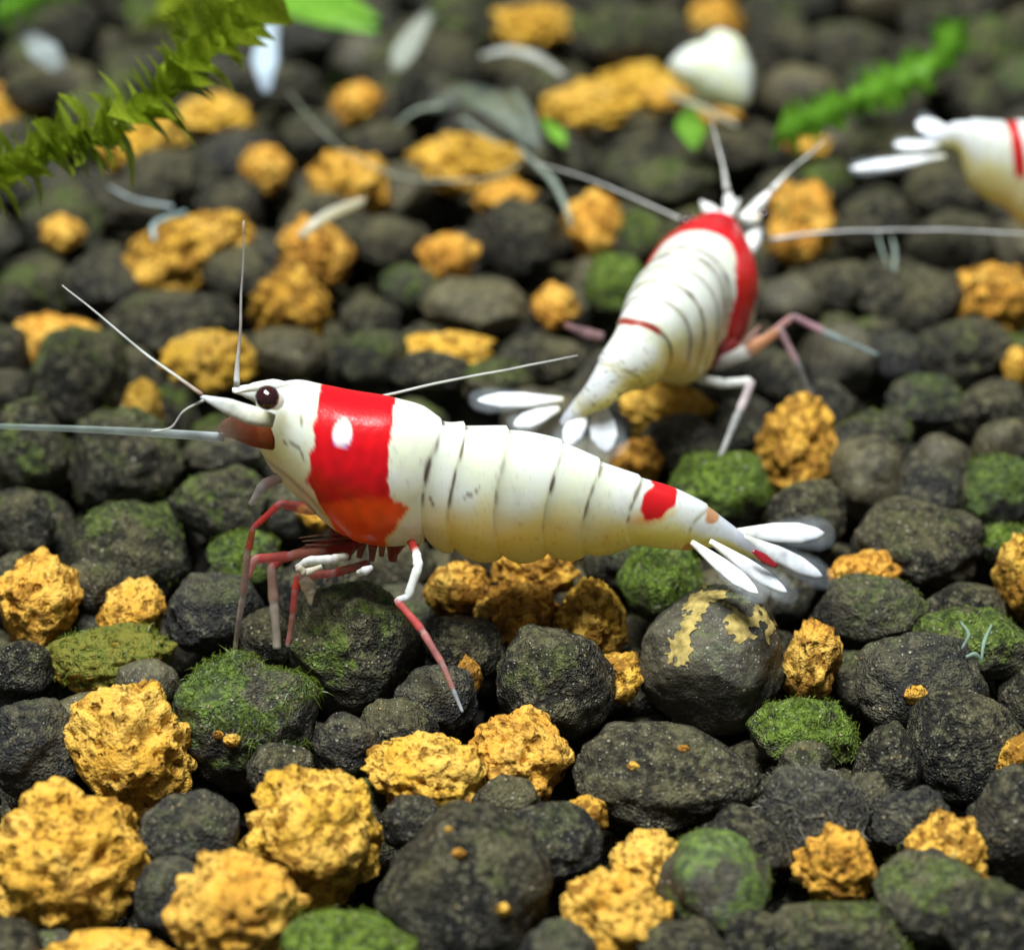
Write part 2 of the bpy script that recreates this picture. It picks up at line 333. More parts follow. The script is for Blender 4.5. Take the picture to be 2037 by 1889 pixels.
# traced stones, overview pixels: cx, cy, w, h, kind, tilt in degrees, label
# kinds: d dark, g dark with algae film, m mossy, b brown-grey smooth, y ochre, k ochre stained dark
T = [
 (125,1672,318,300,'y',0,'large rounded ochre stone with a pitted yellow face beside a tall ochre stone'),
 (205,1868,290,110,'y',0,'flat topped yellow stone under the large rounded pitted ochre stone'),
 (252,1462,250,275,'y',-12,'tall knobbly ochre stone with brown pits above the large rounded ochre stone'),
 (60,1455,200,190,'d',0,None),(378,1625,195,165,'d',0,None),
 (455,1772,265,240,'y',25,'two lobed yellow ochre stone below a round yellow green ochre stone'),
 (618,1632,285,280,'y',0,'big round yellow ochre stone pocked all over next to a two lobed one'),
 (478,1405,285,280,'f',0,'dark granule crowned with a wig of green algae threads'),
 (688,1270,270,270,'g',0,'big dark green rounded granule under the legs of the side-on shrimp'),
 (680,1850,270,170,'m',0,'grey granule with a green algae cap below the round pocked ochre stone'),
 (905,1730,340,320,'d',0,'large lumpy black granule with glinting grains beneath a pair of ochre stones'),
 (1062,1640,215,160,'d',0,None),
 (838,1508,275,165,'y',8,'wide ochre stone touching the upright cracked ochre stone at the leg tip'),
 (1010,1478,215,200,'y',-10,'upright cracked ochre stone touched by the long rear leg tip'),
 (1140,1585,85,80,'k',0,'small tan ochre chip leaning on the upright cracked ochre stone'),
 (1195,1790,215,200,'y',10,'bright orange yellow stone with a ridged face under a peaked one'),
 (1258,1690,150,150,'y',0,'peaked yellow stone perched against an olive green pellet'),
 (1395,1722,225,205,'o',0,'smooth olive green round pellet next to the peaked yellow stone'),
 (1450,1650,190,150,'d',0,None),
 (1308,1510,370,200,'d',4,'wide flat dark slab like granule below the yellow capped pellet'),
 (1572,1590,235,200,'d',0,'grey granule wrapped in fine pale fibres under the bright green cap'),
 (1560,1432,215,150,'m',0,'dark granule with a vivid green algae cap beside a square ochre stone'),
 (1570,1485,110,90,'g',0,None),
 (1386,1285,292,290,'p',0,'big smooth brown pellet with a yellow clay patch on its crown'),
 (1583,1290,122,165,'k',8,'square upright orange stone beside the yellow capped brown pellet'),
 (1790,1335,255,215,'d',0,'dark round granule with one orange fleck stuck to its front'),
 (1768,1605,165,140,'d',-20,None),
 (1630,1690,165,165,'y',0,'round golden ochre stone standing alone among dark granules'),
 (1842,1668,165,175,'k',0,'tan stepped ochre stone with a smaller tan lump below it'),
 (1908,1745,78,80,'k',0,'small tan lump tucked under the stepped ochre stone'),
 (1880,1455,245,220,'d',0,None),(1965,1620,170,260,'d',0,None),(1812,1745,225,175,'g',0,None),
 (1640,1830,280,150,'g',0,None),(1935,1810,190,190,'d',0,None),(1735,1490,130,165,'d',0,None),
 (1975,1480,70,110,'k',15,'narrow yellow sliver of stone wedged between dark granules'),
 (1080,1335,235,215,'d',0,'dark rough granule below the ochre heap under the side-on shrimp'),
 (900,1262,160,140,'d',0,None),(908,1318,62,90,'k',0,'small yellow chip beside the thin grey tip of the long rear leg'),
 (850,1365,165,150,'d',0,None),(770,1425,160,125,'d',0,None),(680,1445,140,120,'d',0,None),
 (985,1560,135,110,'d',0,None),(1330,1850,180,120,'d',0,None),
 (1090,1860,150,140,'d',0,None),(800,1600,120,110,'d',0,None),(545,1500,130,110,'d',0,None),
 (1690,1560,110,110,'d',0,None),(1480,1830,150,120,'d',0,None),(330,1745,140,150,'d',0,None),(20,1845,130,120,'d',0,None),
 (890,1150,140,120,'k',10,'crumbly brown ochre stone below the belly of the side-on shrimp'),
 (1042,1108,175,125,'k',-5,'flaky orange brown stone touching the swimming legs of the side-on shrimp'),
 (1010,1200,175,140,'k',0,'rugged brown ochre stone in the middle of the ochre heap'),
 (1152,1212,148,160,'k',0,'round ochre stone with mossy brown face at the end of the ochre heap'),
 (1205,1315,110,100,'k',0,'small brown crumb stone against the yellow capped pellet'),
 (1282,1130,165,155,'m',0,'dark green mossy granule right under the rear segments of the side-on shrimp'),
 (1400,962,205,165,'m',0,'green mossy granule standing up behind the tail of the side-on shrimp'),
 (1572,1005,155,140,'d',0,'smooth slate grey granule behind the spread tail fan'),
 (1785,1062,262,185,'d',0,'broad dark gritty granule beyond the spread tail fan'),
 (1682,1118,148,105,'y',0,'orange ochre stone just past the tip of the spread tail fan'),
 (1692,1185,225,130,'g',0,'dark granule with green edged top under the orange stone by the tail fan'),
 (1880,1180,160,100,'d',0,None),
 (1982,1130,100,175,'k',0,'rugged orange stone beside the low bright green granule'),
 (1895,1245,230,140,'g',0,None),
 (1955,1062,130,85,'m',0,'low bright green granule between the rugged orange stone and a gritty granule'),
 (1945,962,150,165,'m',0,'round dark green mossy granule above the low bright green one'),
 (1690,932,145,165,'b',-15,'smooth brown egg shaped granule beyond the tail fan'),
 (1812,955,135,125,'d',0,None),(1830,895,135,100,'b',0,None),(1690,855,175,120,'g',0,None),
 (1800,785,155,120,'g',0,None),(1948,872,125,120,'b',0,None),(1935,795,150,120,'d',0,None),
 (1548,868,165,215,'k',14,'tall craggy yellow stone under the legs of the shrimp seen from behind'),
 (1300,795,190,110,'y',0,'orange stone below the belly of the shrimp seen from behind'),
 (1240,895,110,100,'k',0,'small yellow stone between the two shrimps near the tail fan'),
 (1335,865,190,120,'d',0,None),(1455,835,130,120,'d',0,None),
 (1640,705,140,150,'b',0,None),(1870,685,205,140,'d',0,None),(1770,592,210,150,'d',0,None),
 (1935,585,175,160,'k',0,'large brownish ochre stone among dark granules beside a small orange one'),
 (1980,715,60,80,'y',0,'small orange stone beside the large brownish ochre stone'),
 (1560,442,140,170,'y',10,'blurred golden stone beside the antennae of the shrimp seen from behind'),
 (1160,442,125,150,'y',0,'upright golden stone beside the head of the shrimp seen from behind'),
 (1010,468,175,160,'d',0,'big blocky black granule next to the upright golden stone'),
 (872,505,125,105,'y',0,'small golden stone near the big blocky black granule'),
 (905,322,250,125,'y',0,'long golden stone crossed by a pale strand on the far gravel'),
 (985,385,130,80,'y',0,'golden stone peeping out below the long strand crossed stone'),
 (682,358,155,140,'y',-15,'peaked golden stone behind the pale curved twig'),
 (515,332,105,100,'y',0,'small golden block uphill from the slanted ochre slab'),
 (358,500,300,165,'k',-28,'long slanted ochre slab with a dark brown face'),
 (612,500,155,150,'k',0,'brown ochre stone at the lower end of the pale curved twig'),
 (562,600,165,165,'k',0,'craggy ochre stone behind the upright antenna of the side-on shrimp'),
 (122,455,90,75,'y',0,'small orange stone on dark gravel below the moss stem'),
 (110,670,185,125,'y',10,'ochre stone peeping out behind a round gritty granule'),
 (155,738,205,195,'g',0,'round gritty dark granule in front of an ochre stone'),
 (405,705,195,125,'y',8,'ochre stone just behind the face of the side-on shrimp'),
 (275,800,80,120,'y',0,'narrow orange stone wedge beside the round gritty granule'),
 (340,622,270,120,'d',0,None),(562,688,155,115,'b',0,None),
 (866,685,200,95,'y',0,'wide golden stone behind the back of the side-on shrimp'),
 (845,728,150,85,'d',0,None),(720,700,145,120,'g',0,None),
 (1080,598,95,95,'y',0,'small rounded golden stone beside the abdomen of the shrimp seen from behind'),
 (925,600,210,115,'b',0,None),(1200,562,135,135,'m',0,'blurred green granule behind the back of the shrimp seen from behind'),
 (265,275,195,115,'y',-15,'golden stone lying under the moss stem'),
 (420,228,150,105,'y',0,'orange gold stone past the moss stem below a white blade'),
 (330,340,190,105,'d',0,None),(692,200,115,85,'y',-20,'small orange stone among far dark granules'),
 (1030,50,155,95,'y',0,'pale golden blurred stone at the far end of the bed'),
 (1150,205,215,105,'y',-8,'wide orange blurred stone beyond the shrimp seen from behind'),
 (1395,232,110,50,'y',0,'flat golden stone under the white wedge shaped lump'),
 (1290,190,120,60,'y',0,'small golden stone between the wide orange one and the white lump'),
 (1572,282,95,50,'y',0,'small flat orange stone below the bright moss sprig'),
 (1430,290,140,105,'d',0,None),(1300,355,190,100,'g',0,None),
 (240,905,225,215,'g',0,'big round algae filmed granule behind the broad pale antenna'),
 (60,885,150,215,'g',0,None),(432,885,170,115,'d',0,None),(432,990,205,160,'g',0,None),
 (245,1078,245,200,'h',-8,'large triangular green grey granule in front of the side-on shrimp'),
 (48,1020,125,130,'d',0,None),(472,1085,145,110,'m',0,'small mossy granule behind the front legs of the side-on shrimp'),
 (72,1165,168,195,'y',0,'craggy orange ochre stone next to the large triangular granule'),
 (262,1195,128,135,'y',15,'small crumbly orange stone below the large triangular granule'),
 (185,1140,140,110,'d',0,None),(420,1195,195,155,'d',0,None),
 (205,1275,275,125,'n',-6,'ochre stone smothered in green moss under the small crumbly orange stone'),
 (285,1330,125,95,'b',0,None),(525,1245,120,130,'d',0,None),(60,575,135,130,'g',0,None),
 (30,1300,130,110,'d',0,None),(620,1000,80,70,'y',0,'small orange chip behind the chin of the side-on shrimp'),
 (560,1000,110,100,'d',0,None),(960,740,140,90,'g',0,None),(1090,700,110,90,'d',0,None),
 (70,180,140,110,'d',0,'black blurred stone beside the moss stem'),(1530,100,130,140,'d',0,None),(1220,70,180,130,'g',0,None),
 (1970,290,150,110,'b',0,None),(1720,300,170,130,'g',0,None),(1850,370,170,120,'d',0,None),
 (450,400,130,110,'d',0,None),(80,360,150,100,'d',0,None),(260,400,150,110,'d',0,None),(200,560,150,120,'d',0,None),
 (470,540,150,120,'d',0,None),(760,470,130,110,'d',0,None),(800,560,120,90,'g',0,None),(720,620,120,90,'d',0,None),
 (1090,320,140,100,'d',0,None),(740,280,140,90,'d',0,None),(600,260,130,90,'d',0,None),(560,170,130,90,'d',0,None),
 (830,190,130,90,'d',0,None),(1640,560,130,110,'d',0,None),(1700,440,150,110,'d',0,None),(1830,480,130,110,'d',0,None),
 (1540,590,130,110,'b',0,None),(1250,470,120,110,'g',0,None),(1600,790,130,100,'d',0,None),(1740,700,120,110,'d',0,None),
 (20,690,70,120,'g',0,None),(20,770,110,110,'d',0,None),
]
OPT = {  # kind: material, roughness, algae, brown, group, category, shared label, name
 'd': ('soil', 0.22, 0.40, 0.05, 'dark soil granules', 'granule', 'plain charcoal soil granule packed among the other dark granules', 'soil_granule'),
 'g': ('soil', 0.25, 0.62, 0.15, 'algae filmed granules', 'granule', 'dark soil granule with a thin dull green film of algae', 'soil_granule'),
 'h': ('soil', 0.18, 0.72, 0.10, 'algae filmed granules', 'granule', '', 'soil_granule'),
 'm': ('soil', 0.28, 1.00, 0.10, 'mossy granules', 'granule', '', 'mossy_granule'),
 'f': ('soil', 0.30, 0.86, 0.10, 'mossy granules', 'granule', '', 'mossy_granule'),
 'o': ('soil', 0.04, 0.95, 0.80, 'mossy granules', 'granule', '', 'round_pellet'),
 'p': ('soil', 0.03, 0.60, 0.85, 'smooth brown granules', 'granule', '', 'round_pellet'),
 'b': ('soil', 0.10, 0.25, 0.80, 'smooth brown granules', 'granule', 'smooth brown grey soil granule without algae', 'soil_granule'),
 'y': ('ochre', 0.85, 0.05, 0.15, 'ochre stones', 'stone', '', 'ochre_stone'),
 'k': ('ochre', 0.90, 0.22, 0.85, 'ochre stones', 'stone', '', 'ochre_stone'),
 'n': ('ochre', 0.70, 1.00, 0.60, 'ochre stones', 'stone', '', 'ochre_stone'),
}
class S: pass
STONES = []
for cx, cy, w, h, kd, tilt, lab in T:
    s = S(); s.px, s.py = cx * VS, cy * VS; s.w, s.h = w * VS, h * VS
    s.kind = kd; s.tilt = math.radians(tilt); s.lab = lab; s.d = ray(s.px, s.py); s.traced = True
    p = PZ(s.px, s.py, -0.03); s.s0 = s.s = float(np.linalg.norm(p - CAM)); STONES.append(s)
def geom(s):
    s.c = CAM + s.d * s.s; k = depth(s.c) / FPX
    s.rx = s.w * k / 2; s.rz = s.h * k / 2; s.r = 0.5 * (s.rx + s.rz)
for s in STONES: geom(s)
# let the traced stones settle: each slides only along its own line of sight until neighbours stop overlapping
for it in range(160):
    C = np.array([s.c for s in STONES]); R = np.array([s.r for s in STONES])
    D = np.linalg.norm(C[:, None] - C[None], axis=2); np.fill_diagonal(D, 9)
    OV = 0.86 * (R[:, None] + R[None]) - D
    mv = np.zeros(len(STONES))
    for i, j in zip(*np.nonzero(OV > 0)):
        if i < j:
            a, b = (i, j) if (STONES[i].s + 0.1 * STONES[i].c[2] < STONES[j].s + 0.1 * STONES[j].c[2]) else (j, i)
            mv[a] -= 0.22 * OV[i, j]; mv[b] += 0.22 * OV[i, j]
    for k, s in enumerate(STONES):
        s.s += float(np.clip(mv[k], -0.05, 0.05)) + 0.03 * (s.s0 - s.s)
        s.s = min(max(s.s, s.s0 - 0.45), s.s0 + 0.75); geom(s)

# fill: untraced granules between and below the traced ones
def project(p):
    d = np.asarray(p) - CAM; z = d @ FWD
    return W / 2 + FPX * d[0] / z, H / 2 - FPX * (d @ UPV) / z
FILL = []
rng = np.random.default_rng(5)
allc = [s.c for s in STONES]; allr = [s.r for s in STONES]
def try_fill(zlo, zhi, n, rlo, rhi, gap, x0=-4.4, x1=4.4, y0=-3.4, y1=7.2):
    global allc, allr
    for _ in range(n):
        y = rng.uniform(y0, y1); half = 2.9 + 0.30 * (y + 3.0)
        c = np.array([rng.uniform(-half, half), y, rng.uniform(zlo, zhi)]); r = rng.uniform(rlo, rhi)
        A = np.array(allc); B = np.array(allr)
        if (np.linalg.norm(A - c, axis=1) < gap * (B + r)).any(): continue
        s = S(); s.c = c; s.rx = r * rng.uniform(0.95, 1.15); s.rz = r * rng.uniform(0.8, 1.0); s.r = r; s.traced = False; s.layer = LAYER
        s.px, s.py = project(c); s.lab = None; s.tilt = rng.uniform(-0.5, 0.5)
        far = y > 2.3
        q = rng.random()
        s.kind = 'y' if q < (0.015 if far else 0.0) else ('g' if q < 0.40 else ('b' if q < 0.52 else 'd'))
        k = depth(c) / FPX; s.w = 2 * s.rx / k; s.h = 2 * s.rz / k
        allc.append(c); allr.append(r); FILL.append(s)
LAYER = 1
try_fill(-0.26, -0.10, 9000, 0.14, 0.22, 0.86)
LAYER = 2
try_fill(-0.40, -0.28, 6000, 0.12, 0.18, 0.84)
try_fill(-0.66, -0.50, 3000, 0.17, 0.23, 0.84)

FLECK = {'dark round granule with one orange': [(1782, 1342, 24)], 'large lumpy black granule with gli': [(862, 1605, 9), (905, 1660, 14), (985, 1775, 16)],
         'dark granule crowned with a wig of': [(455, 1432, 18), (430, 1420, 10), (540, 1478, 14)], 'wide flat dark slab like granule b': [(1240, 1480, 12), (1330, 1445, 12)]}
def algae_tuft(s, ob, p, nrm, count, length, spread_top=0.25, mat=None, nm='algae'):
    """fine threads rooted on the stone's upper face, one part"""
    r = np.random.default_rng(int(abs(s.px * 7 + s.py)))
    msk = perlin(p * 7 + 3.3) + 0.55 * nrm[:, 2]
    idx = np.nonzero(msk > spread_top)[0]
    if len(idx) == 0: return
    idx = r.choice(idx, count)
    V, F = [], []
    for i in idx:
        b = p[i] + r.normal(size=3) * 0.006; n = nrm[i]
        d = 0.35 * n + r.normal(size=3) * 0.75 + np.array([0, -0.2, -0.35]); d /= np.linalg.norm(d)
        bend = np.array([0, -0.25, -0.75]) + r.normal(size=3) * 0.4
        L = length * r.uniform(0.4, 1.3); wv = np.cross(d, r.normal(size=3)); wv /= np.linalg.norm(wv) + 1e-9; wv *= 0.0016
        k = len(V); q1 = b + d * L * 0.5 + bend * L * 0.12; q2 = b + d * L * 0.8 + bend * L * 0.5
        V += [b - d * 0.01 - wv, b - d * 0.01 + wv, q1 - wv * 0.8, q1 + wv * 0.8, q2]
        F += [(k, k + 1, k + 3, k + 2), (k + 2, k + 3, k + 4)]
    o = mesh_ob(nm, np.array(V), F, mat or M_ALGAE, ob, smooth=False); o['kind'] = 'stuff'

import re
def handle(lab): return re.split(r' (?:with|beside|under|above|below|next|touching|leaning|perched|against|behind|in|at|on|between|standing|tucked|wedged|beneath|touched|to|right|just|cut|beyond|near|peeping|crossed|uphill|among|lying|past|smothered|stuck|crowned|wrapped|up) ', lab)[0]
_h = [handle(s.lab) for s in STONES if s.lab]
LAND = [(s.c, handle(s.lab)) for s in STONES if s.lab and _h.count(handle(s.lab)) == 1]
for i, s in enumerate(STONES + FILL):
    rr = np.random.default_rng(1000 + i)
    mat, rough, alg, brn, grp, cat, shared, nm = OPT[s.kind]
    inview = -60 - s.w / 2 < s.px < W + 60 + s.w / 2 and -40 - s.h / 2 < s.py < H + 60 + s.h / 2
    s.inview = inview
    if not s.traced and not (inview and s.layer == 1): s.stuff = True; continue
    s.stuff = False
    lv = 6 if s.kind == 'p' else 5 if s.w > 150 else (4 if s.w > 70 else 3)
    if not s.traced: lv = min(lv, 4)
    p = stone_coords(lv, (s.rx, 0.5 * (s.rx + s.rz) * rr.uniform(0.9, 1.05), s.rz), rough, rr)
    if s.traced:                                   # true the outline up to the traced width and height
        ex = (p[:, 0].max() - p[:, 0].min()) / 2; vert = p @ UPV; ez = (vert.max() - vert.min()) / 2
        p[:, 0] *= s.rx / ex * 1.02; p[:, 1:] *= s.rz / ez * 1.04
    p = rot_y(p, s.tilt)
    me = ICO[lv][0].copy(); me.name = nm
    me.vertices.foreach_set('co', p.ravel()); me.materials.append(M_SOIL if mat == 'soil' else M_OCHRE); me.update()
    ob = link(bpy.data.objects.new(nm, me)); ob.location = s.c
    ob['algae'] = float(np.clip(alg + rr.uniform(-0.12, 0.12), 0, 1)); ob['brown'] = float(np.clip(brn + rr.uniform(-0.1, 0.15), 0, 1))
    lab = s.lab
    if lab is None:
        near = min(LAND, key=lambda q: np.linalg.norm(q[0] - s.c))
        size = 'small' if s.r < 0.155 else ('big' if s.r > 0.215 else 'medium')
        what = {'d': 'plain charcoal granule', 'g': 'dark granule with dull algae film', 'b': 'smooth brown grey granule', 'y': 'golden brown stone'}[s.kind]
        lab = size + ' ' + what + ' near the ' + near[1]
    tag(ob, lab, cat, grp); s.ob = ob
    if s.kind == 'p':
        ix = p[:, 0] / s.rx; iz = (p @ UPV) / s.rz; q2 = np.stack([ix, iz], 1)
        pd = poly_dist(q2, [(-.50, .15), (-.38, .42), (-.08, .80), (.12, .78), (.32, .58), (.66, .46)])
        mk = (pd + 0.24 * perlin(p * 9) + 0.20 * perlin(p * 24) + 0.10 * perlin(p * 60) < 0.15) & (p @ FWD < 0.12)
        nrm = np.empty(len(me.vertices) * 3); me.vertices.foreach_get('normal', nrm); nrm = nrm.reshape(-1, 3)
        fa = ICO[lv][2]; keep = fa[mk[fa].all(axis=1)]; ids = np.unique(keep); mp = {a: b for b, a in enumerate(ids)}
        pp = p[ids] + nrm[ids] * (0.0015 + 0.006 * np.abs(perlin(p[ids] * 20)) + 0.003 * perlin(p[ids] * 50))[:, None]
        co_ = mesh_ob('clay_patch', pp, [[mp[a] for a in f_] for f_ in keep], M_CLAY, ob); co_['algae'] = 0.1; co_['brown'] = 0.2
    if s.lab and 'pale fibres' in s.lab:
        nrm = np.empty(len(me.vertices) * 3); me.vertices.foreach_get('normal', nrm); nrm = nrm.reshape(-1, 3)
        algae_tuft(s, ob, p, nrm, 900, 0.045, -0.2, M_FIBRE, 'fibres')
    for fx, fy, fr in FLECK.get((s.lab or '')[:34], ()):
        wp = p + s.c - CAM; zz = wp @ FWD; qx = W / 2 + FPX * wp[:, 0] / zz; qy = H / 2 - FPX * (wp @ UPV) / zz
        ok = np.hypot(qx - fx * VS, qy - fy * VS) < 14; ok = np.nonzero(ok)[0]
        if len(ok):
            b = p[ok[np.argmin(zz[ok])]]; kf = fr * VS * depth(s.c) / FPX
            pf = stone_coords(3, (kf, kf * 0.6, kf * 0.9), 0.7, rr) + b
            fo = mesh_ob('ochre_fleck', pf, ICO[3][2], M_OCHRE, ob); fo['algae'] = 0.0; fo['brown'] = 0.3
    if s.kind in 'mfno' or (s.kind in 'gh' and s.traced and s.w > 120):
        nrm = np.empty(len(me.vertices) * 3); me.vertices.foreach_get('normal', nrm); nrm = nrm.reshape(-1, 3)
        if s.kind == 'f': algae_tuft(s, ob, p, nrm, 1500, 0.045, 0.45)
        elif s.kind in 'mn': algae_tuft(s, ob, p, nrm, 900, 0.016, 0.25)
        else: algae_tuft(s, ob, p, nrm, 300, 0.012, 0.30)
# the deeper and outlying granules, past counting: one mass
V, F, k0 = [], [], 0
for i, s in enumerate(FILL):
    if s.stuff:
        rr = np.random.default_rng(9000 + i)
        lv = 3 if s.inview else 2
        p = stone_coords(lv, (s.rx, s.r, s.rz), 0.25, rr) + s.c
        V.append(p); F.append(ICO[lv][2] + k0); k0 += len(p)
o = mesh_ob('gravel', np.concatenate(V), np.concatenate(F), M_SOIL); o['algae'] = 0.25; o['brown'] = 0.15
tag(o, 'buried dark granules packed beneath the surface stones', 'gravel', kind='stuff')

# ------------------------------------------------------------------ shrimps
def hermite(t, P, n):
    """smooth curve through P at parameters t, sampled at n places; returns samples and their parameters"""
    t = np.asarray(t, float); P = np.asarray(P, float)
    M = np.zeros_like(P)
    M[1:-1] = (P[2:] - P[:-2]) / (t[2:] - t[:-2])[:, None]
    M[0] = (P[1] - P[0]) / (t[1] - t[0]); M[-1] = (P[-1] - P[-2]) / (t[-1] - t[-2])
    u = np.linspace(t[0], t[-1], n); i = np.clip(np.searchsorted(t, u, side='right') - 1, 0, len(t) - 2)
    h = (t[i + 1] - t[i]); x = (u - t[i]) / h; x = x[:, None]; h = h[:, None]
    out = (2*x**3 - 3*x**2 + 1) * P[i] + (x**3 - 2*x**2 + x) * h * M[i] + (-2*x**3 + 3*x**2) * P[i + 1] + (x**3 - x**2) * h * M[i + 1]
    return out, u
def chord(P):
    P = np.asarray(P, float); return np.concatenate([[0], np.cumsum(np.linalg.norm(np.diff(P, axis=0), axis=1) + 1e-9)])
def norm(v): return v / (np.linalg.norm(v, axis=-1, keepdims=True) + 1e-12)

def tube(name, pts, rw, rt=None, hint=(0, 0, 1), cols=(0.8, 0.8, 0.8), alpha=1.0, mat=None, parent=None, n=10, res=7, wob=0.0, cross=None):
    """limb, feeler or blade: rw half-width across `hint`-normal, rt half-thickness along hint"""
    pts = np.asarray(pts, float); m = len(pts); t = chord(pts)
    rw = np.broadcast_to(np.asarray(rw, float), (m,)); rt = rw if rt is None else np.broadcast_to(np.asarray(rt, float), (m,))
    cols = np.broadcast_to(np.asarray(cols, float), (m, 3)); al = np.broadcast_to(np.asarray(alpha, float), (m,))
    N = (m - 1) * res + 1
    C, u = hermite(t, pts, N)
    if wob: C = C + wob * np.stack([perlin(C * 6 + 11), perlin(C * 6 + 41), perlin(C * 6 + 71)], 1)
    I = lambda a: np.interp(u, t, a)
    w_, t_ = I(rw), I(rt); cc = np.stack([I(cols[:, k]) for k in range(3)], 1); aa = I(al)
    tan = norm(np.gradient(C, axis=0)); hint = np.asarray(hint, float)
    side = norm(np.cross(tan, hint[None])); up = np.cross(side, tan)
    th = np.linspace(0, 2 * math.pi, n, endpoint=False)
    V = (C[:, None] + side[:, None] * (w_[:, None] * np.cos(th)[None])[..., None] + up[:, None] * (t_[:, None] * np.sin(th)[None])[..., None])
    V = V.reshape(-1, 3); K = np.repeat(cc, n, 0); A = np.repeat(aa, n)
    if cross is not None:
        e = np.tile(np.abs(np.cos(th)), N); A = A * (1 - cross * sstep(0.55, 1.0, e))
    F = [(i * n + j, i * n + (j + 1) % n, (i + 1) * n + (j + 1) % n, (i + 1) * n + j) for i in range(N - 1) for j in range(n)]
    V = np.concatenate([V, C[:1], C[-1:]]); K = np.concatenate([K, cc[:1], cc[-1:]]); A = np.concatenate([A, aa[:1], aa[-1:]])
    q = N * n
    F += [(q, (j + 1) % n, j) for j in range(n)] + [(q + 1, (N - 1) * n + j, (N - 1) * n + (j + 1) % n) for j in range(n)]
    K = np.clip(K * (1 + 0.40 * perlin(V * 14 + 5)[:, None] + 0.25 * perlin(V * 45)[:, None]), 0, 1)
    base = np.zeros(3)
    if parent is not None: base = np.array(parent.matrix_basis.translation)
    return mesh_ob(name, V - base, F, mat or M_THIN, parent, True, K, A)

ST = np.array([  # dorsal x,y  ventral x,y  width ratio (side-on reference, photo pixels)
 (508,812,509,822,.60),(511,788,513,862,.62),(520,771,524,898,.64),(555,760,560,945,.68),(595,756,622,998,.70),(646,767,690,1043,.72),
 (710,779,742,1060,.72),(782,791,790,1064,.70),(840,812,830,1056,.67),(881,838,845,1058,.66),(926,848,905,1084,.65),(1012,856,1000,1097,.63),
 (1120,882,1088,1092,.61),(1195,918,1165,1096,.59),(1275,950,1262,1078,.57),(1340,972,1318,1083,.55),(1409,1006,1372,1087,.52),
 (1440,1030,1412,1086,.50),(1468,1052,1445,1091,.52),(1502,1082,1484,1104,.66),(1530,1106,1518,1118,.75),(1546,1122,1540,1127,.8)], float)
RT, RB = ST[:, 0:2], ST[:, 2:4]
RU = chord((RT + RB) / 2)
SEAM = [RU[9], RU[10], RU[11], RU[12], RU[13], RU[14], RU[16]]
SEAM_DARK = [1.0, 0.85, 0.4, 0.95, 0.65, 0.75, 0.5]
Y0 = -1.0
TANP = math.tan(math.radians(32))
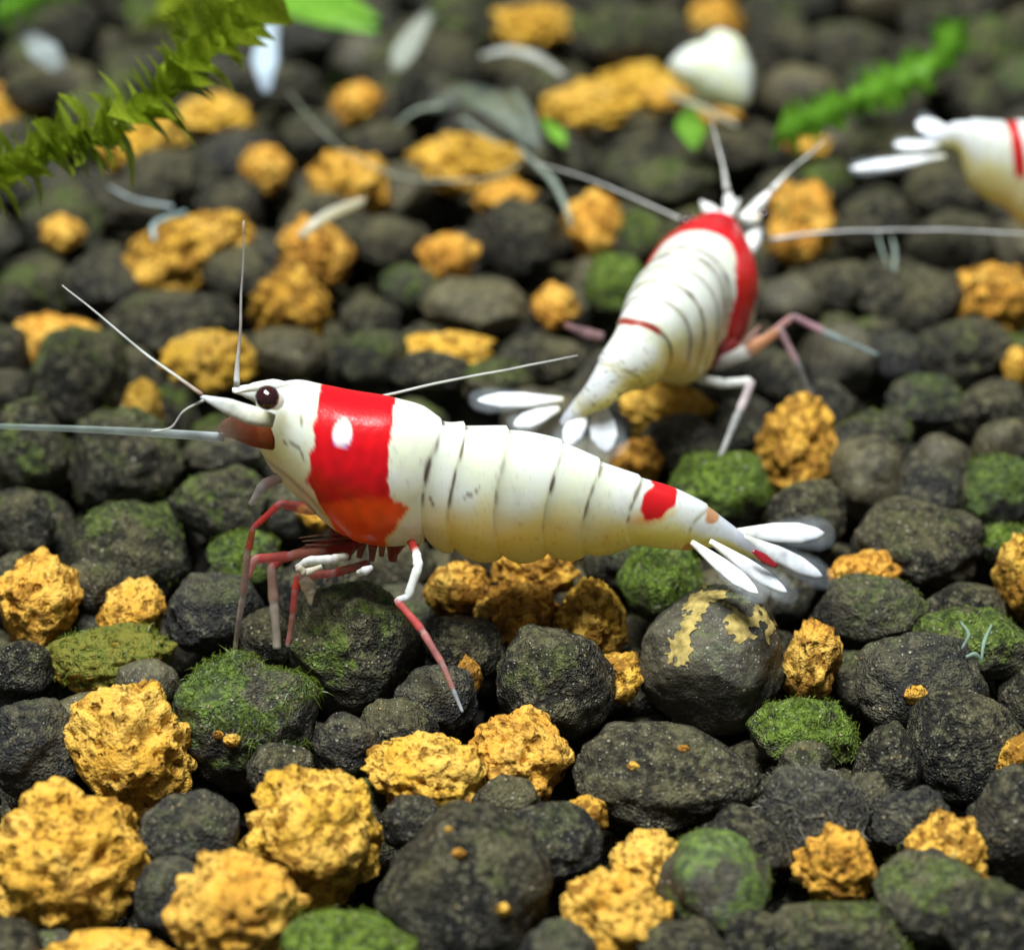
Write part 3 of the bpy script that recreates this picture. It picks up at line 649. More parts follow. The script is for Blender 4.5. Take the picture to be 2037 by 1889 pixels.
def shrimp_body(name, T3, B3, ratio, pattern, root=None, rings=430, n=88, mat=None, seed=0.0, clear=None):
    T_, u = hermite(RU, T3, rings); B_, _ = hermite(RU, B3, rings)
    rT, _ = hermite(RU, RT, rings); rB, _ = hermite(RU, RB, rings)
    ra = np.interp(u, RU, ratio)
    C = (T_ + B_) / 2; hv = (T_ - B_) / 2; tan = norm(np.gradient(C, axis=0))
    side = norm(np.cross(tan, hv)); hw = np.linalg.norm(hv, axis=1) * ra
    th = np.linspace(0, 2 * math.pi, n, endpoint=False)
    ct, sn = np.cos(th), np.sin(th)
    tt = (1 - ct) / 2                                       # 0 dorsal .. 1 ventral
    U = np.repeat(u, n); TT = np.tile(tt, rings)
    s1 = U + 24 * np.sin(math.pi * TT) ** 0.8               # plates bow forward on the flank
    mult = np.ones_like(U); scal = np.zeros_like(U); dark = np.zeros_like(U)
    nz = perlin(np.stack([U * 0.05 + seed, TT * 6, np.tile(np.sign(sn) * 3, rings)], 1))
    bnd = [0] + SEAM + [RU[-1] + 60]
    for k in range(len(bnd) - 1):
        f = (s1 - bnd[k]) / (bnd[k + 1] - bnd[k]); q = (f >= 0) & (f < 1)
        if 1 <= k <= 6:
            mult = np.where(q, 1 + 0.075 * np.clip(f, 0, 1) ** 0.9, mult)
            if k <= 5: scal = np.where(q, np.clip(np.sin(math.pi * np.clip(f, 0, 1)), 0, 1) ** 0.6 - 0.65, scal)
        elif k == 0:
            mult = np.where(q, 1 + 0.05 * sstep(0.80, 0.98, f) + 0.045 * sstep(0.6, 0.9, TT) * sstep(0.25, 0.5, f), mult)
    for b, dk in zip(SEAM, SEAM_DARK):
        g = np.exp(-((s1 - b - 2.5) / (3.0 + 3.5 * np.clip(nz, 0, 1))) ** 2) * dk
        dark = np.maximum(dark, g * sstep(-0.10, 0.45, 1.4 * nz + 0.25 * dk))
    dark *= 1 - sstep(0.45, 0.66, TT)
    band = np.zeros_like(U)
    for b in SEAM[:6]:
        e = s1 - b; band = np.maximum(band, (e > 0) * np.exp(-e / 20) * (1 - sstep(0.4, 0.8, TT)))
    dark = (dark, band)
    refp = np.repeat(rT, n, 0) * (1 - TT)[:, None] + np.repeat(rB, n, 0) * TT[:, None]
    gro = np.exp(-(poly_dist(refp, [(505, 893), (545, 899), (580, 915), (625, 950), (662, 992), (700, 1040)]) / 5.0) ** 2) * (U < RU[7])
    mult = mult - 0.022 * gro
    wob = perlin(np.stack([U * 0.012 + seed, np.tile(ct, rings) * 1.4, np.tile(sn, rings) * 1.4], 1))
    mult = mult * (1 + 0.018 * wob)
    hgt = np.tile(ct, rings); low = sstep(0.62, 0.95, TT)
    # flanks fuller below the middle, as the side plates hang
    wid = np.sign(np.tile(sn, rings)) * np.abs(np.tile(sn, rings)) ** (0.88 - 0.42 * sstep(0.45, 0.75, TT))
    V = np.repeat(C, n, 0) + np.repeat(hv, n, 0) * (hgt * mult * (1 + 0.17 * scal * low))[:, None] + np.repeat(side, n, 0) * (np.repeat(hw, n) * wid * mult)[:, None]
    F = [(i * n + j, i * n + (j + 1) % n, (i + 1) * n + (j + 1) % n, (i + 1) * n + j) for i in range(rings - 1) for j in range(n)]
    q = rings * n; V = np.concatenate([V, C[:1], C[-1:]])
    F += [(q, (j + 1) % n, j) for j in range(n)] + [(q + 1, q - n + j, q - n + (j + 1) % n) for j in range(n)]
    col = pattern(refp, U, TT, s1, dark, gro, seed, np.tile(np.sign(sn), rings))
    col = np.concatenate([col, col[:1], col[-1:]])
    o = mesh_ob(name, V - (np.array(root.location) if root else 0), F, mat or M_FLESH, root, True, col, clear)
    return o, dict(u=u, C=C, hv=hv, side=side, hw=hw)

WHITE = np.array([0.78, 0.83, 0.77]); CREAM = np.array([0.95, 0.77, 0.17]); RED = np.array([0.62, 0.004, 0.010]); ORED = np.array([0.86, 0.085, 0.006])
BROWN = np.array([0.10, 0.055, 0.03])
def lerp(a, b, f): return a * (1 - f[:, None]) + b * f[:, None]
def base_flesh(refp, U, TT, s1, dark, gro, seed, sd, belly=1.0):
    N = len(U)
    p3 = np.stack([refp[:, 0] * 0.011 + seed, refp[:, 1] * 0.011, sd * 2.0], 1)
    n1 = perlin(p3 * 1.3); n2 = perlin(p3 * 4.1); n3 = perlin(p3 * 11)
    c = np.repeat(WHITE[None], N, 0)
    c = lerp(c, np.array([0.74, 0.80, 0.62]), sstep(-0.05, 0.45, n1) * 0.75)
    c = lerp(c, np.array([0.66, 0.69, 0.62]), sstep(0.12, 0.5, n2) * 0.45)
    ab = sstep(RU[8], RU[10], U)
    c = lerp(c, CREAM, sstep(0.32, 0.74, TT + 0.12 * n1) * (0.30 + 0.70 * ab) * 0.95 * belly)
    c = lerp(c, np.array([0.80, 0.52, 0.12]), sstep(0.2, 0.6, perlin(p3 * 2.0 + 9)) * sstep(0.45, 0.7, TT) * ab * 0.28 * belly)
    c = lerp(c, np.array([0.18, 0.13, 0.07]), (sstep(0.40, 0.52, n3 + 0.25 * n2)) * 0.16)
    c = lerp(c, np.array([0.40, 0.30, 0.16]), gro * 0.55)
    c = lerp(c, np.array([0.52, 0.56, 0.50]), dark[1] * (0.45 + 0.5 * n1).clip(0, 1))
    c = lerp(c, BROWN, np.clip(dark[0], 0, 1))
    return c, n1, n2, n3
def pat_main(refp, U, TT, s1, dark, gro, seed, sd):
    c, n1, n2, n3 = base_flesh(refp, U, TT, s1, dark, gro, seed, sd)
    x, y = refp[:, 0] + 9 * n2 + 2.2 * n3, refp[:, 1]
    L = np.interp(y, [760, 778, 820, 866, 911, 941, 980, 1016, 1055, 1080], [640, 634, 626, 626, 619, 631, 655, 676, 703, 715])
    R = np.interp(y, [780, 793, 835, 881, 935, 956, 989, 1019, 1061, 1080], [784, 782, 777, 776, 783, 812, 796, 774, 770, 770])
    m = sstep(-2.5, 2.5, x - L) * sstep(-2.5, 2.5, R - x)
    edge = sstep(-14, -1, x - L) * sstep(-14, -1, R - x) * sstep(900, 990, y)
    c = lerp(c, np.array([0.85, 0.50, 0.06]), edge * 0.8)
    arc = np.interp(refp[:, 0], [630, 650, 690, 740, 782, 820], [965, 950, 936, 930, 936, 945])
    red = lerp(np.repeat(RED[None], len(U), 0), ORED, sstep(-5, 6, y - arc))
    red = red * (1 + 0.25 * n1 + 0.25 * n2)[:, None]
    c = lerp(c, np.clip(red, 0, 1), m)
    d = np.hypot((refp[:, 0] - 684) / 20, (refp[:, 1] - 811) / 21)
    c = lerp(c, np.array([0.45, 0.25, 0.6]), sstep(1.22, 1.0, d) * sstep(805, 832, refp[:, 1]))
    c = lerp(c, np.array([0.90, 0.88, 0.82]), sstep(1.08, 0.86, d) * sstep(836, 822, refp[:, 1]))
    # saddle spot at the root of the last segment
    dd = np.hypot((refp[:, 0] - 1307 + 0.6 * (refp[:, 1] - 985)) / 36, (refp[:, 1] - 978) / 32) + 0.25 * n2
    c = lerp(c, np.array([0.80, 0.45, 0.10]), sstep(1.7, 1.0, dd) * sstep(985, 1010, refp[:, 1]) * 0.8)
    c = lerp(c, np.array([0.60, 0.01, 0.015]), sstep(1.08, 0.92, dd))
    for (bx, by, r) in ((1415, 1018, 16), (1368, 1078, 14)):
        d3 = np.hypot(refp[:, 0] - bx, refp[:, 1] - by) / r + 0.4 * n2
        c = lerp(c, np.array([0.45, 0.14, 0.02]), sstep(1.1, 0.7, d3) * 0.85)
    for poly in ([(572, 838), (590, 836), (604, 846), (610, 862)], [(602, 788), (604, 800)], [(925, 940), (940, 935), (955, 925)], [(858, 945), (864, 960)]):
        c = lerp(c, np.array([0.22, 0.17, 0.10]), sstep(4.2, 1.5, poly_dist(refp, poly) + 3 * n3) * 0.75)
    return np.clip(c, 0, 1)
def pat_rear(refp, U, TT, s1, dark, gro, seed, sd):
    dk = np.zeros_like(U)
    for b in SEAM[:6]: dk = np.maximum(dk, np.exp(-((s1 - b - 2.5) / 4.0) ** 2))
    c, n1, n2, n3 = base_flesh(refp, U, TT, s1, (np.maximum(dark[0], 0.5 * dk * (1 - sstep(0.6, 0.85, TT))), dark[1] * 1.2), gro, seed, sd, 0.8)
    x = U + 8 * n2 + 4 * n3
    L = np.interp(TT, [0, .15, .35, .6, 1], [RU[2] - 30, RU[2] - 5, RU[4] + 5, RU[6] - 10, RU[7] + 10])
    R = np.interp(TT, [0, .06, .20, .5, 1], [RU[6] - 25, RU[6] - 5, RU[7] + 25, RU[8] + 5, RU[8] + 20])
    m = sstep(-3, 3, x - L) * sstep(-3, 3, R - x)
    red = np.repeat(RED[None], len(U), 0) * (1 + 0.3 * n1 + 0.2 * n2)[:, None]
    c = lerp(c, np.clip(red, 0, 1), m)
    g = np.exp(-((s1 - SEAM[5] - 6) / 9) ** 2) * sstep(0.30, 0.12, TT + 0.1 * n2)
    c = lerp(c, np.array([0.30, 0.02, 0.015]), np.clip(g * 1.2, 0, 1))
    sp = sstep(0.25, 0.4, n3) * sstep(SEAM[5], SEAM[6], U)
    c = lerp(c, np.array([0.14, 0.09, 0.04]), sp * 0.6)
    c = lerp(c, np.array([0.78, 0.66, 0.34]), sstep(SEAM[6] - 30, SEAM[6] + 20, U) * 0.55 * sstep(-0.2, 0.3, n1))
    return np.clip(c, 0, 1)
def pat_side(refp, U, TT, s1, dark, gro, seed, sd):
    c, n1, n2, n3 = base_flesh(refp, U, TT, s1, (dark[0] * 0.4, dark[1]), gro, seed, sd, 0.7)
    g = sstep(-4, 4, s1 - SEAM[5] + 6 + 5 * n2) * sstep(-4, 4, SEAM[5] + 26 - s1 + 6 * n2) * sstep(0.55, 0.45, TT + 0.2 * n2)
    c = lerp(c, np.array([0.55, 0.01, 0.012]), g)
    L = RU[4] + 6 * n2; m = sstep(-3, 3, U - L) * sstep(-3, 3, RU[6] - U)
    return np.clip(lerp(c, RED, m), 0, 1)

PINK = (0.50, 0.19, 0.17); DRED = (0.42, 0.035, 0.03); GREY = (0.46, 0.47, 0.46); PALE = (0.85, 0.88, 0.84); ROSE = (0.55, 0.10, 0.09)
K = 0.00162                                             # cm per photo pixel at the side-on shrimp

# --- the side-on shrimp
f = np.sqrt(1 + (ST[:, 4] * TANP) ** 2)
T3 = np.array([PY(x, y, Y0) for x, y in RT]); B3 = np.array([PY(x, y, Y0) for x, y in RB])
Cm = (T3 + B3) / 2; hv = (T3 - B3) / 2 / f[:, None]; T3, B3 = Cm + hv, Cm - hv
MAIN_C, MAIN_H = Cm, np.linalg.norm(hv, axis=1)
root1 = empty('shrimp', (float(Cm[8][0]), Y0, 0.05))
tag(root1, 'white shrimp side-on with a broad red band and white dot behind its eye', 'shrimp')
shrimp_body('body', T3, B3, ST[:, 4], pat_main, root1)
def P1(l, y=Y0): return [PY(a, b, y if len(c) == 0 else c[0]) for a, b, *c in l]

def eye(root, c, r, stalk_from):
    tube('eye_stalk', [stalk_from, c], [r * 0.8, r * 0.75], cols=[PALE, (0.75, 0.6, 0.3)], parent=root)
    p = ICO[4][1] * r * (1 + 0.03 * perlin(ICO[4][1] * 3))[:, None] + np.asarray(c) - np.array(root.location)
    return mesh_ob('eye', p, ICO[4][2], M_EYE, root)
eye(root1, PY(532, 791, -1.215), 23.5 * K, PY(548, 797, -1.10))
eye(root1, PY(516, 783, -0.86), 22 * K, PY(540, 790, -0.95))
tube('rostrum', P1([(585, 763), (545, 764), (505, 770), (466, 781)]), np.array([.5, 12, 10, 2]) * K, np.array([.5, 10, 9, 2]) * K, cols=[PALE, PALE, (0.85, 0.88, 0.78), (0.8, 0.8, 0.7)], parent=root1)
# antenna scales and stalks
tube('antennal_scale', P1([(545, 838), (500, 826), (452, 808), (399, 788)], -1.14), np.array([14, 19, 16, 3]) * K, np.array([9, 8, 6, 2]) * K, hint=(0, -0.6, 0.3), cols=[(0.62, 0.58, 0.36), (0.70, 0.72, 0.60), (0.74, 0.77, 0.70), (0.70, 0.78, 0.84)], parent=root1)
tube('antennal_scale', P1([(530, 800), (495, 779), (462, 776)], -0.90), np.array([12, 15, 5]) * K, np.array([8, 7, 3]) * K, hint=(0, -0.6, 0.3), cols=[PALE] * 3, parent=root1)
tube('antenna_stalk', P1([(552, 860), (514, 859), (478, 857), (438, 866)], -1.07), np.array([37, 35, 27, 12]) * K, np.array([16, 14, 10, 6]) * K, hint=(0, -1, 0.3), cols=[(0.24, 0.035, 0.008), (0.25, 0.05, 0.014), (0.21, 0.07, 0.045), (0.30, 0.17, 0.13)], mat=M_GLASSY, alpha=[1, .85, .6, .3], parent=root1, n=18, wob=.02)
FEEL = (0.50, 0.51, 0.47)
tube('antenna', P1([(446, 870, -1.06), (330, 862, -1.12), (180, 854, -1.20), (-60, 846, -1.32)]), np.array([10, 9, 7, 5]) * K, np.array([4, 4, 3, 2]) * K, hint=(0, -1, 0.2), cols=[(0.62, 0.68, 0.70), (0.50, 0.58, 0.56), (0.42, 0.52, 0.48), (0.4, 0.5, 0.46)], alpha=[.85, .6, .5, .45], mat=M_GLASSY, parent=root1)
tube('antenna', P1([(402, 787, -1.14), (330, 734, -1.10), (230, 655, -1.02), (126, 565, -0.92)]), np.array([4.5, 3.0, 2.0, 1.1]) * K, cols=[(0.50, 0.36, 0.28), FEEL, FEEL, FEEL], parent=root1, n=7, wob=0.008)
tube('antenna', P1([(472, 768, -0.95), (476, 690, -0.93), (482, 560, -0.90), (485, 440, -0.88)]), np.array([7, 3.2, 2.0, 1.1]) * K, cols=[PALE, (0.55, 0.48, 0.44), FEEL, FEEL], parent=root1, n=7, wob=0.006)
tube('antenna', P1([(405, 796, -1.12), (365, 818, -1.13), (340, 850, -1.14), (300, 858, -1.15)]), np.array([3, 2, 2, 1.4]) * K, cols=[FEEL] * 4, parent=root1, n=7)
tube('antenna', P1([(640, 815, -0.76), (785, 782, -0.72), (960, 745, -0.62), (1150, 706, -0.50)]), np.array([4, 3, 2.6, 1.6]) * K, cols=[FEEL, FEEL, FEEL, FEEL], parent=root1, n=7, wob=0.006)

# walking legs, photo pixels (x, y, depth)
def leg(root, joints, width, cols, name='leg', alpha=0.62, k=K, wob=0.004):
    pts = [PY(*j) for j in joints]
    dense, dw, dc = [], [], []
    for i in range(len(pts) - 1):                      # slight swelling at every joint
        for q in (0.0, 0.10, 0.5, 0.90):
            dense.append(pts[i] * (1 - q) + pts[i + 1] * q)
            w = width[i] * (1 - q) + width[i + 1] * q
            dw.append(w * {0.0: 0.74, 0.10: 0.98, 0.5: 0.92, 0.90: 1.06}[q])
            dc.append(np.array(cols[i]) * (1.0 if q else 0.6) + (0.0 if q else 0.18))
    dense.append(pts[-1]); dw.append(width[-1]); dc.append(np.array(cols[-1]))
    return tube(name, dense, np.array(dw) * k * 0.86, np.array(dw) * k * 0.7, hint=(0.1, -1, 0.3), cols=dc, alpha=alpha, mat=M_GLASSY, parent=root, n=10, res=3, wob=wob)
leg(root1, [(660, 1012, -1.08), (606, 1010, -1.12), (556, 1000, -1.18), (503, 1050, -1.22), (493, 1098, -1.24), (482, 1186, -1.25), (466, 1306, -1.26)], [15, 16, 9, 7, 9, 8, 5], [PINK, ROSE, DRED, DRED, (0.42, 0.25, 0.22), (0.40, 0.32, 0.28), GREY])
leg(root1, [(600, 950, -1.02), (560, 948, -1.08), (522, 966, -1.12), (497, 1003, -1.14)], [13, 14, 14, 5], [(0.36, 0.20, 0.17), (0.42, 0.28, 0.25), (0.46, 0.42, 0.38), GREY], alpha=.6)
leg(root1, [(720, 1078, -1.05), (640, 1096, -1.10), (575, 1106, -1.14), (506, 1112, -1.18), (494, 1150, -1.20)], [12, 12, 13, 11, 4], [DRED, (0.36, 0.13, 0.09), ROSE, PINK, PINK])
leg(root1, [(700, 1070, -1.0), (618, 1090, -0.98), (560, 1112, -0.98), (540, 1130, -1.02), (545, 1200, -1.08), (551, 1290, -1.16)], [11, 11, 11, 12, 13, 10], [DRED, (0.62, 0.2, 0.1), ROSE, (0.38, 0.24, 0.18), (0.40, 0.34, 0.27), (0.42, 0.48, 0.40)], alpha=.85)
leg(root1, [(735, 1120, -1.08), (660, 1140, -1.14), (595, 1146, -1.18), (588, 1172, -1.20), (582, 1222, -1.22), (571, 1285, -1.25)], [12, 11, 11, 9, 8, 5], [DRED, (0.46, 0.11, 0.09), (0.62, 0.06, 0.04), ROSE, (0.45, 0.18, 0.15), GREY])
leg(root1, [(812, 1070, -1.1), (828, 1098, -1.20), (833, 1125, -1.26), (812, 1186, -1.32), (790, 1194, -1.34), (840, 1256, -1.40), (880, 1322, -1.48), (902, 1372, -1.52), (921, 1416, -1.56)],
    [10, 11, 12, 10, 9, 10, 8, 6, 3], [DRED, PALE, PALE, (0.78, 0.84, 0.86), ROSE, PINK, (0.45, 0.22, 0.19), (0.40, 0.46, 0.50), (0.32, 0.42, 0.52)], alpha=1.0)
leg(root1, [(690, 1105, -1.12), (660, 1112, -1.18), (612, 1115, -1.20), (590, 1130, -1.2)], [9, 12, 10, 7], [(0.7, 0.7, 0.6), PALE, PALE, (0.66, 0.2, 0.1)], alpha=1.0)
leg(root1, [(592, 1128, -1.22), (606, 1140, -1.22), (640, 1126, -1.2)], [9, 11, 5], [(0.8, 0.72, 0.55), (0.84, 0.78, 0.62), PALE], alpha=1.0, name='leg_joint')
leg(root1, [(600, 1148, -1.18), (616, 1170, -1.19), (618, 1202, -1.20)], [16, 17, 4], [(0.84, 0.76, 0.56), (0.84, 0.80, 0.66), PALE], alpha=1.0, name='leg_joint')
leg(root1, [(712, 1140, -1.16), (728, 1134, -1.18), (740, 1128, -1.16)], [8, 11, 6], [PALE, (0.86, 0.88, 0.9), PALE], alpha=1.0, name='leg_joint')
# red coxae and mouthparts under the chest
rc = np.random.default_rng(21)
for i in range(13):
    x = 668 + 12.5 * i + rc.uniform(-6, 6); y = 1050 + rc.uniform(-4, 6); d = -1.0 + rc.uniform(-0.05, 0.05)
    L = rc.uniform(40, 70); sx = rc.uniform(-34, 6)
    leg(root1, [(x, y, d), (x + sx * 0.35, y + L * 0.5, d - 0.03), (x + sx, y + L, d - 0.05)], [rc.uniform(12, 18), rc.uniform(10, 15), rc.uniform(5, 8)], [(0.40, 0.022, 0.012), (0.34, 0.045, 0.03), (0.36, 0.16, 0.11)], name='leg_base', alpha=.75)
for i in range(5):
    y = 1058 + 9 * i
    leg(root1, [(700, y, -1.06), (650, y + 4 + 2 * i, -1.10), (595 + 6 * i, y + 10 + rc.uniform(-3, 3), -1.12)], [4, 3.5, 1.2], [(0.28, 0.10, 0.05), (0.36, 0.20, 0.12), (0.35, 0.2, 0.13)], name='mouthpart', alpha=.5)
for i, (x, y) in enumerate(((930, 1080), (1010, 1085), (1085, 1080), (1130, 1085))):
    leg(root1, [(x, y, -1.0), (x + 12, y + 22, -1.02), (x + 34, y + 48, -1.04)], [9, 8, 2], [(0.6, 0.45, 0.25), (0.5, 0.38, 0.24), GREY], name='swimmeret', alpha=.35)
def uropod(root, base, tip, w, k, hint, core=PALE, tint=(0.86, 0.93, 1.0), frac=0.86, depth_pts=None):
    a, b = np.asarray(base), np.asarray(tip); q = lambda t: a * (1 - t) + b * t
    tube('uropod', [q(0), q(.15), q(.45), q(.72), q(.92), q(1.0)], np.array([.30, .50, .88, .92, .50, .08]) * w * k, np.array([6, 7, 7, 6, 4, 1.5]) * k, hint=hint, cols=[(0.84, 0.82, 0.66), core, (0.88, 0.92, 0.95), tint, tint, tint], parent=root, n=16, res=6)
    e = b + (b - a) * (1 - frac)
    q2 = lambda t: a * (1 - t) + e * t
    tube('fan_edge', [q2(.3), q2(.55), q2(.8), q2(.95), q2(1.0)], np.array([.9, 1.5, 1.75, 1.3, .3]) * w * k, np.array([2.2, 2.2, 2, 1.5, 1]) * k, hint=hint, cols=[(0.5, 0.56, 0.60)] * 5, alpha=[.06, .14, .17, .09, .01], mat=M_GLASSY, parent=root, n=20, res=5, cross=0.92)
FAN = (0.25, -0.75, 0.85)
uropod(root1, PY(1462, 1058, -0.98), PY(1640, 1060, -0.84), 24, K, FAN)
uropod(root1, PY(1478, 1068, -1.0), PY(1636, 1146, -0.94), 21, K, FAN)
uropod(root1, PY(1412, 1076, -1.05), PY(1566, 1178, -1.12), 18, K, FAN)
uropod(root1, PY(1376, 1078, -1.08), PY(1508, 1180, -1.24), 19, K, FAN)
tube('telson_spot', P1([(1498, 1095), (1520, 1110), (1545, 1126)], -1.10), np.array([5, 10, 5]) * K, np.array([1.5, 2, 1.5]) * K, hint=FAN, cols=[(0.26, 0.012, 0.02)] * 3, parent=root1)

# --- pose for the other shrimps: dorsal line in space
def posed(dorsal, widthscale=1.0, roll=0.0):
    D = np.asarray(dorsal, float); L = chord(MAIN_C); t = chord(D)
    k = t[-1] / L[-1]
    dd, u = hermite(t, D, 400); at = L * k
    top = np.stack([np.interp(at, u, dd[:, j]) for j in range(3)], 1)
    tan = norm(np.gradient(top, axis=0)); up = np.array([0, 0, 1.0])[None] - tan * tan[:, 2:3]; up = norm(up)
    sdv = np.cross(tan, up); up = up * math.cos(roll) + sdv * math.sin(roll)
    h = MAIN_H * k * widthscale
    h = np.where(np.arange(len(h)) < 2, h * 0.9, h)
    drop = np.interp(np.arange(len(h)), [0, 1, 2, 3], [h[2] * 0.7, h[2] * 0.35, 0.0, 0])
    top = top - up * drop[:, None]
    return top, top - 2 * up * h[:, None], k
# --- the shrimp seen from behind
ROLL2 = 0
DL = [(1432, 416, .60), (1392, 470, .67), (1345, 528, .72), (1312, 572, .73), (1280, 615, .71), (1250, 655, .67), (1224, 690, .62), (1204, 716, .58), (1176, 752, .52), (1142, 800, .42), (1114, 842, .35)]
W2 = np.interp(np.arange(22), [0, 3, 9, 13, 16, 17, 18, 20, 21], [1.1, 1.15, 1.08, 1.15, 1.35, 1.4, 1.6, 2.0, 2.0])
T2, B2, k2 = posed([PZ(*d) for d in DL], W2, math.radians(ROLL2))
root2 = empty('shrimp', (float(B2[8][0]), float(B2[8][1]), 0.05))
tag(root2, 'white shrimp seen from behind with a red collar round its head', 'shrimp')
shrimp_body('body', T2, B2, ST[:, 4] * np.interp(np.arange(22), [0, 3, 8, 13, 16, 21], [1.3, 1.32, 1.2, 1.25, 1.35, 1.5]), pat_rear, root2, seed=40.0)
K2 = 0.00180
def Z2(l): return [PZ(*a) for a in l]
def y_of(px, py, z): return float(PZ(px, py, z)[1])
hd = PZ(1436, 416, .56)
def Q(px, py, dy=0.0): return PY(px, py, float(hd[1]) + dy)
eye(root2, Q(1366, 443, -0.04), 17 * K2, Q(1390, 446, -.02)); eye(root2, Q(1519, 428, 0.02), 17 * K2, Q(1490, 440, 0.0))
tube('rostrum', [Q(1436, 440, -.05), Q(1455, 415, .03), Q(1470, 398, .1)], np.array([16, 14, 4]) * K2, cols=[PALE] * 3, parent=root2)
for a, b, c, w in (((1430, 432), (1408, 416), (1394, 400), 16), ((1452, 425), (1450, 400), (1446, 372), 14), ((1478, 440), (1512, 404), (1540, 372), 15), ((1485, 470), (1508, 462), (1530, 476), 19)):
    tube('antennal_scale', [Q(*a), Q(*b, .05), Q(*c, .08)], np.array([w, w * .95, 3]) * K2, cols=[PALE, PALE, (0.85, 0.84, 0.78)], parent=root2)
tube('antennal_scale', [Q(1470, 520, -.12), Q(1496, 480, -.02), Q(1510, 440, .03)], np.array([16, 22, 8]) * K2, cols=[PALE, PALE, PALE], parent=root2)
tube('antenna', [Q(1362, 440), Q(1270, 398, .1), Q(1170, 356, .2), Q(1062, 322, .3)], np.array([4, 2.6, 2, 1.4]) * K2, cols=[FEEL] * 4, parent=root2, n=7)
tube('antenna', [Q(1446, 378, .06), Q(1438, 330, .12), Q(1426, 282, .2), Q(1415, 240, .26)], np.array([7, 3.4, 2.6, 1.6]) * K2, cols=[PALE, FEEL, FEEL, FEEL], parent=root2, n=7)
tube('antenna', [Q(1536, 378, .06), Q(1575, 336, .12), Q(1605, 312, .2), Q(1640, 280, .26)], np.array([8, 3.8, 2.8, 1.6]) * K2, cols=[PALE, FEEL, FEEL, FEEL], parent=root2, n=7)
tube('antenna', [Q(1526, 476, .04), Q(1640, 464, .04), Q(1760, 456, .03), Q(1900, 458, .0), Q(2100, 467, -.03)], np.array([5, 3, 2.4, 2.2, 2]) * K2, cols=[(0.60, 0.61, 0.60)] * 5, parent=root2, n=7, wob=0.008)
b2y = float(PZ(1400, 720, .33)[1])
leg(root2, [(1370, 748, b2y + .05), (1388, 752, b2y - .05), (1440, 762, b2y - .10), (1494, 760, b2y - .14), (1470, 818, b2y - .24), (1433, 910, y_of(1433, 910, .12))], [9, 13, 13, 12, 11, 6], [(0.75, 0.68, 0.45), PALE, PALE, (0.6, 0.52, 0.52), GREY, (0.6, 0.62, 0.64)], k=K2, alpha=[1.0] * 5 * 4 + [1.0])
leg(root2, [(1420, 735, b2y + .1), (1436, 722, b2y + .08), (1490, 696, b2y + .06), (1552, 656, b2y + .05), (1586, 722, b2y + .0), (1624, 815, y_of(1624, 815, .12))], [10, 17, 18, 10, 9, 5], [PALE, PALE, (0.80, 0.42, 0.22), (0.55, 0.36, 0.38), GREY, GREY], k=K2)
leg(root2, [(1470, 690, b2y + .22), (1520, 672, b2y + .22), (1578, 630, b2y + .24), (1640, 660, b2y + .2), (1745, 706, b2y + .15)], [9, 10, 9, 10, 4], [(0.7, 0.4, 0.3), (0.62, 0.36, 0.34), (0.52, 0.32, 0.36), (0.34, 0.42, 0.42), (0.32, 0.46, 0.46)], k=K2, alpha=.7)
leg(root2, [(1445, 700, b2y + .25), (1478, 655, b2y + .3), (1500, 600, b2y + .35)], [12, 13, 7], [(0.72, 0.5, 0.4), (0.75, 0.58, 0.48), PALE], k=K2)
leg(root2, [(1430, 690, b2y + .2), (1475, 690, b2y + .2), (1512, 648, b2y + .24)], [8, 8, 4], [(0.6, 0.3, 0.22), (0.62, 0.40, 0.34), PINK], k=K2)
leg(root2, [(1200, 670, b2y + .25), (1160, 662, b2y + .3), (1124, 645, b2y + .3)], [12, 14, 6], [(0.42, 0.26, 0.27), (0.42, 0.27, 0.28), PINK], k=K2, alpha=.6)
for i in range(9):
    x = 1372 + 9 * i; y = 738 - 7.5 * i
    leg(root2, [(x, y - 8, b2y + .1 + .02 * i), (x + 10, y + 6, b2y + .02 * i), (x + 22, y + 14, b2y + .02 * i)], [16, 14, 6], [(0.50, 0.02, 0.02), (0.45, 0.03, 0.025), (0.4, 0.1, 0.07)], name='leg_base', k=K2)
t2 = PZ(1128, 812, .38); ty = float(t2[1])
UP2 = (0.1, -0.5, 1.0)
K3 = 0.00170
uropod(root2, PY(1120, 795, ty + .03), PY(950, 796, ty - .02), 21, K3, UP2, frac=.88)
uropod(root2, PY(1112, 812, ty), PY(1022, 846, ty - .06), 22, K3, UP2)
uropod(root2, PY(1168, 802, ty + .0), PY(1126, 888, ty - .12), 24, K3, (0.1, -0.8, 0.8))
uropod(root2, PY(1188, 790, ty + .02), PY(1208, 900, ty - .10), 32, K3, (-0.1, -0.8, 0.8))

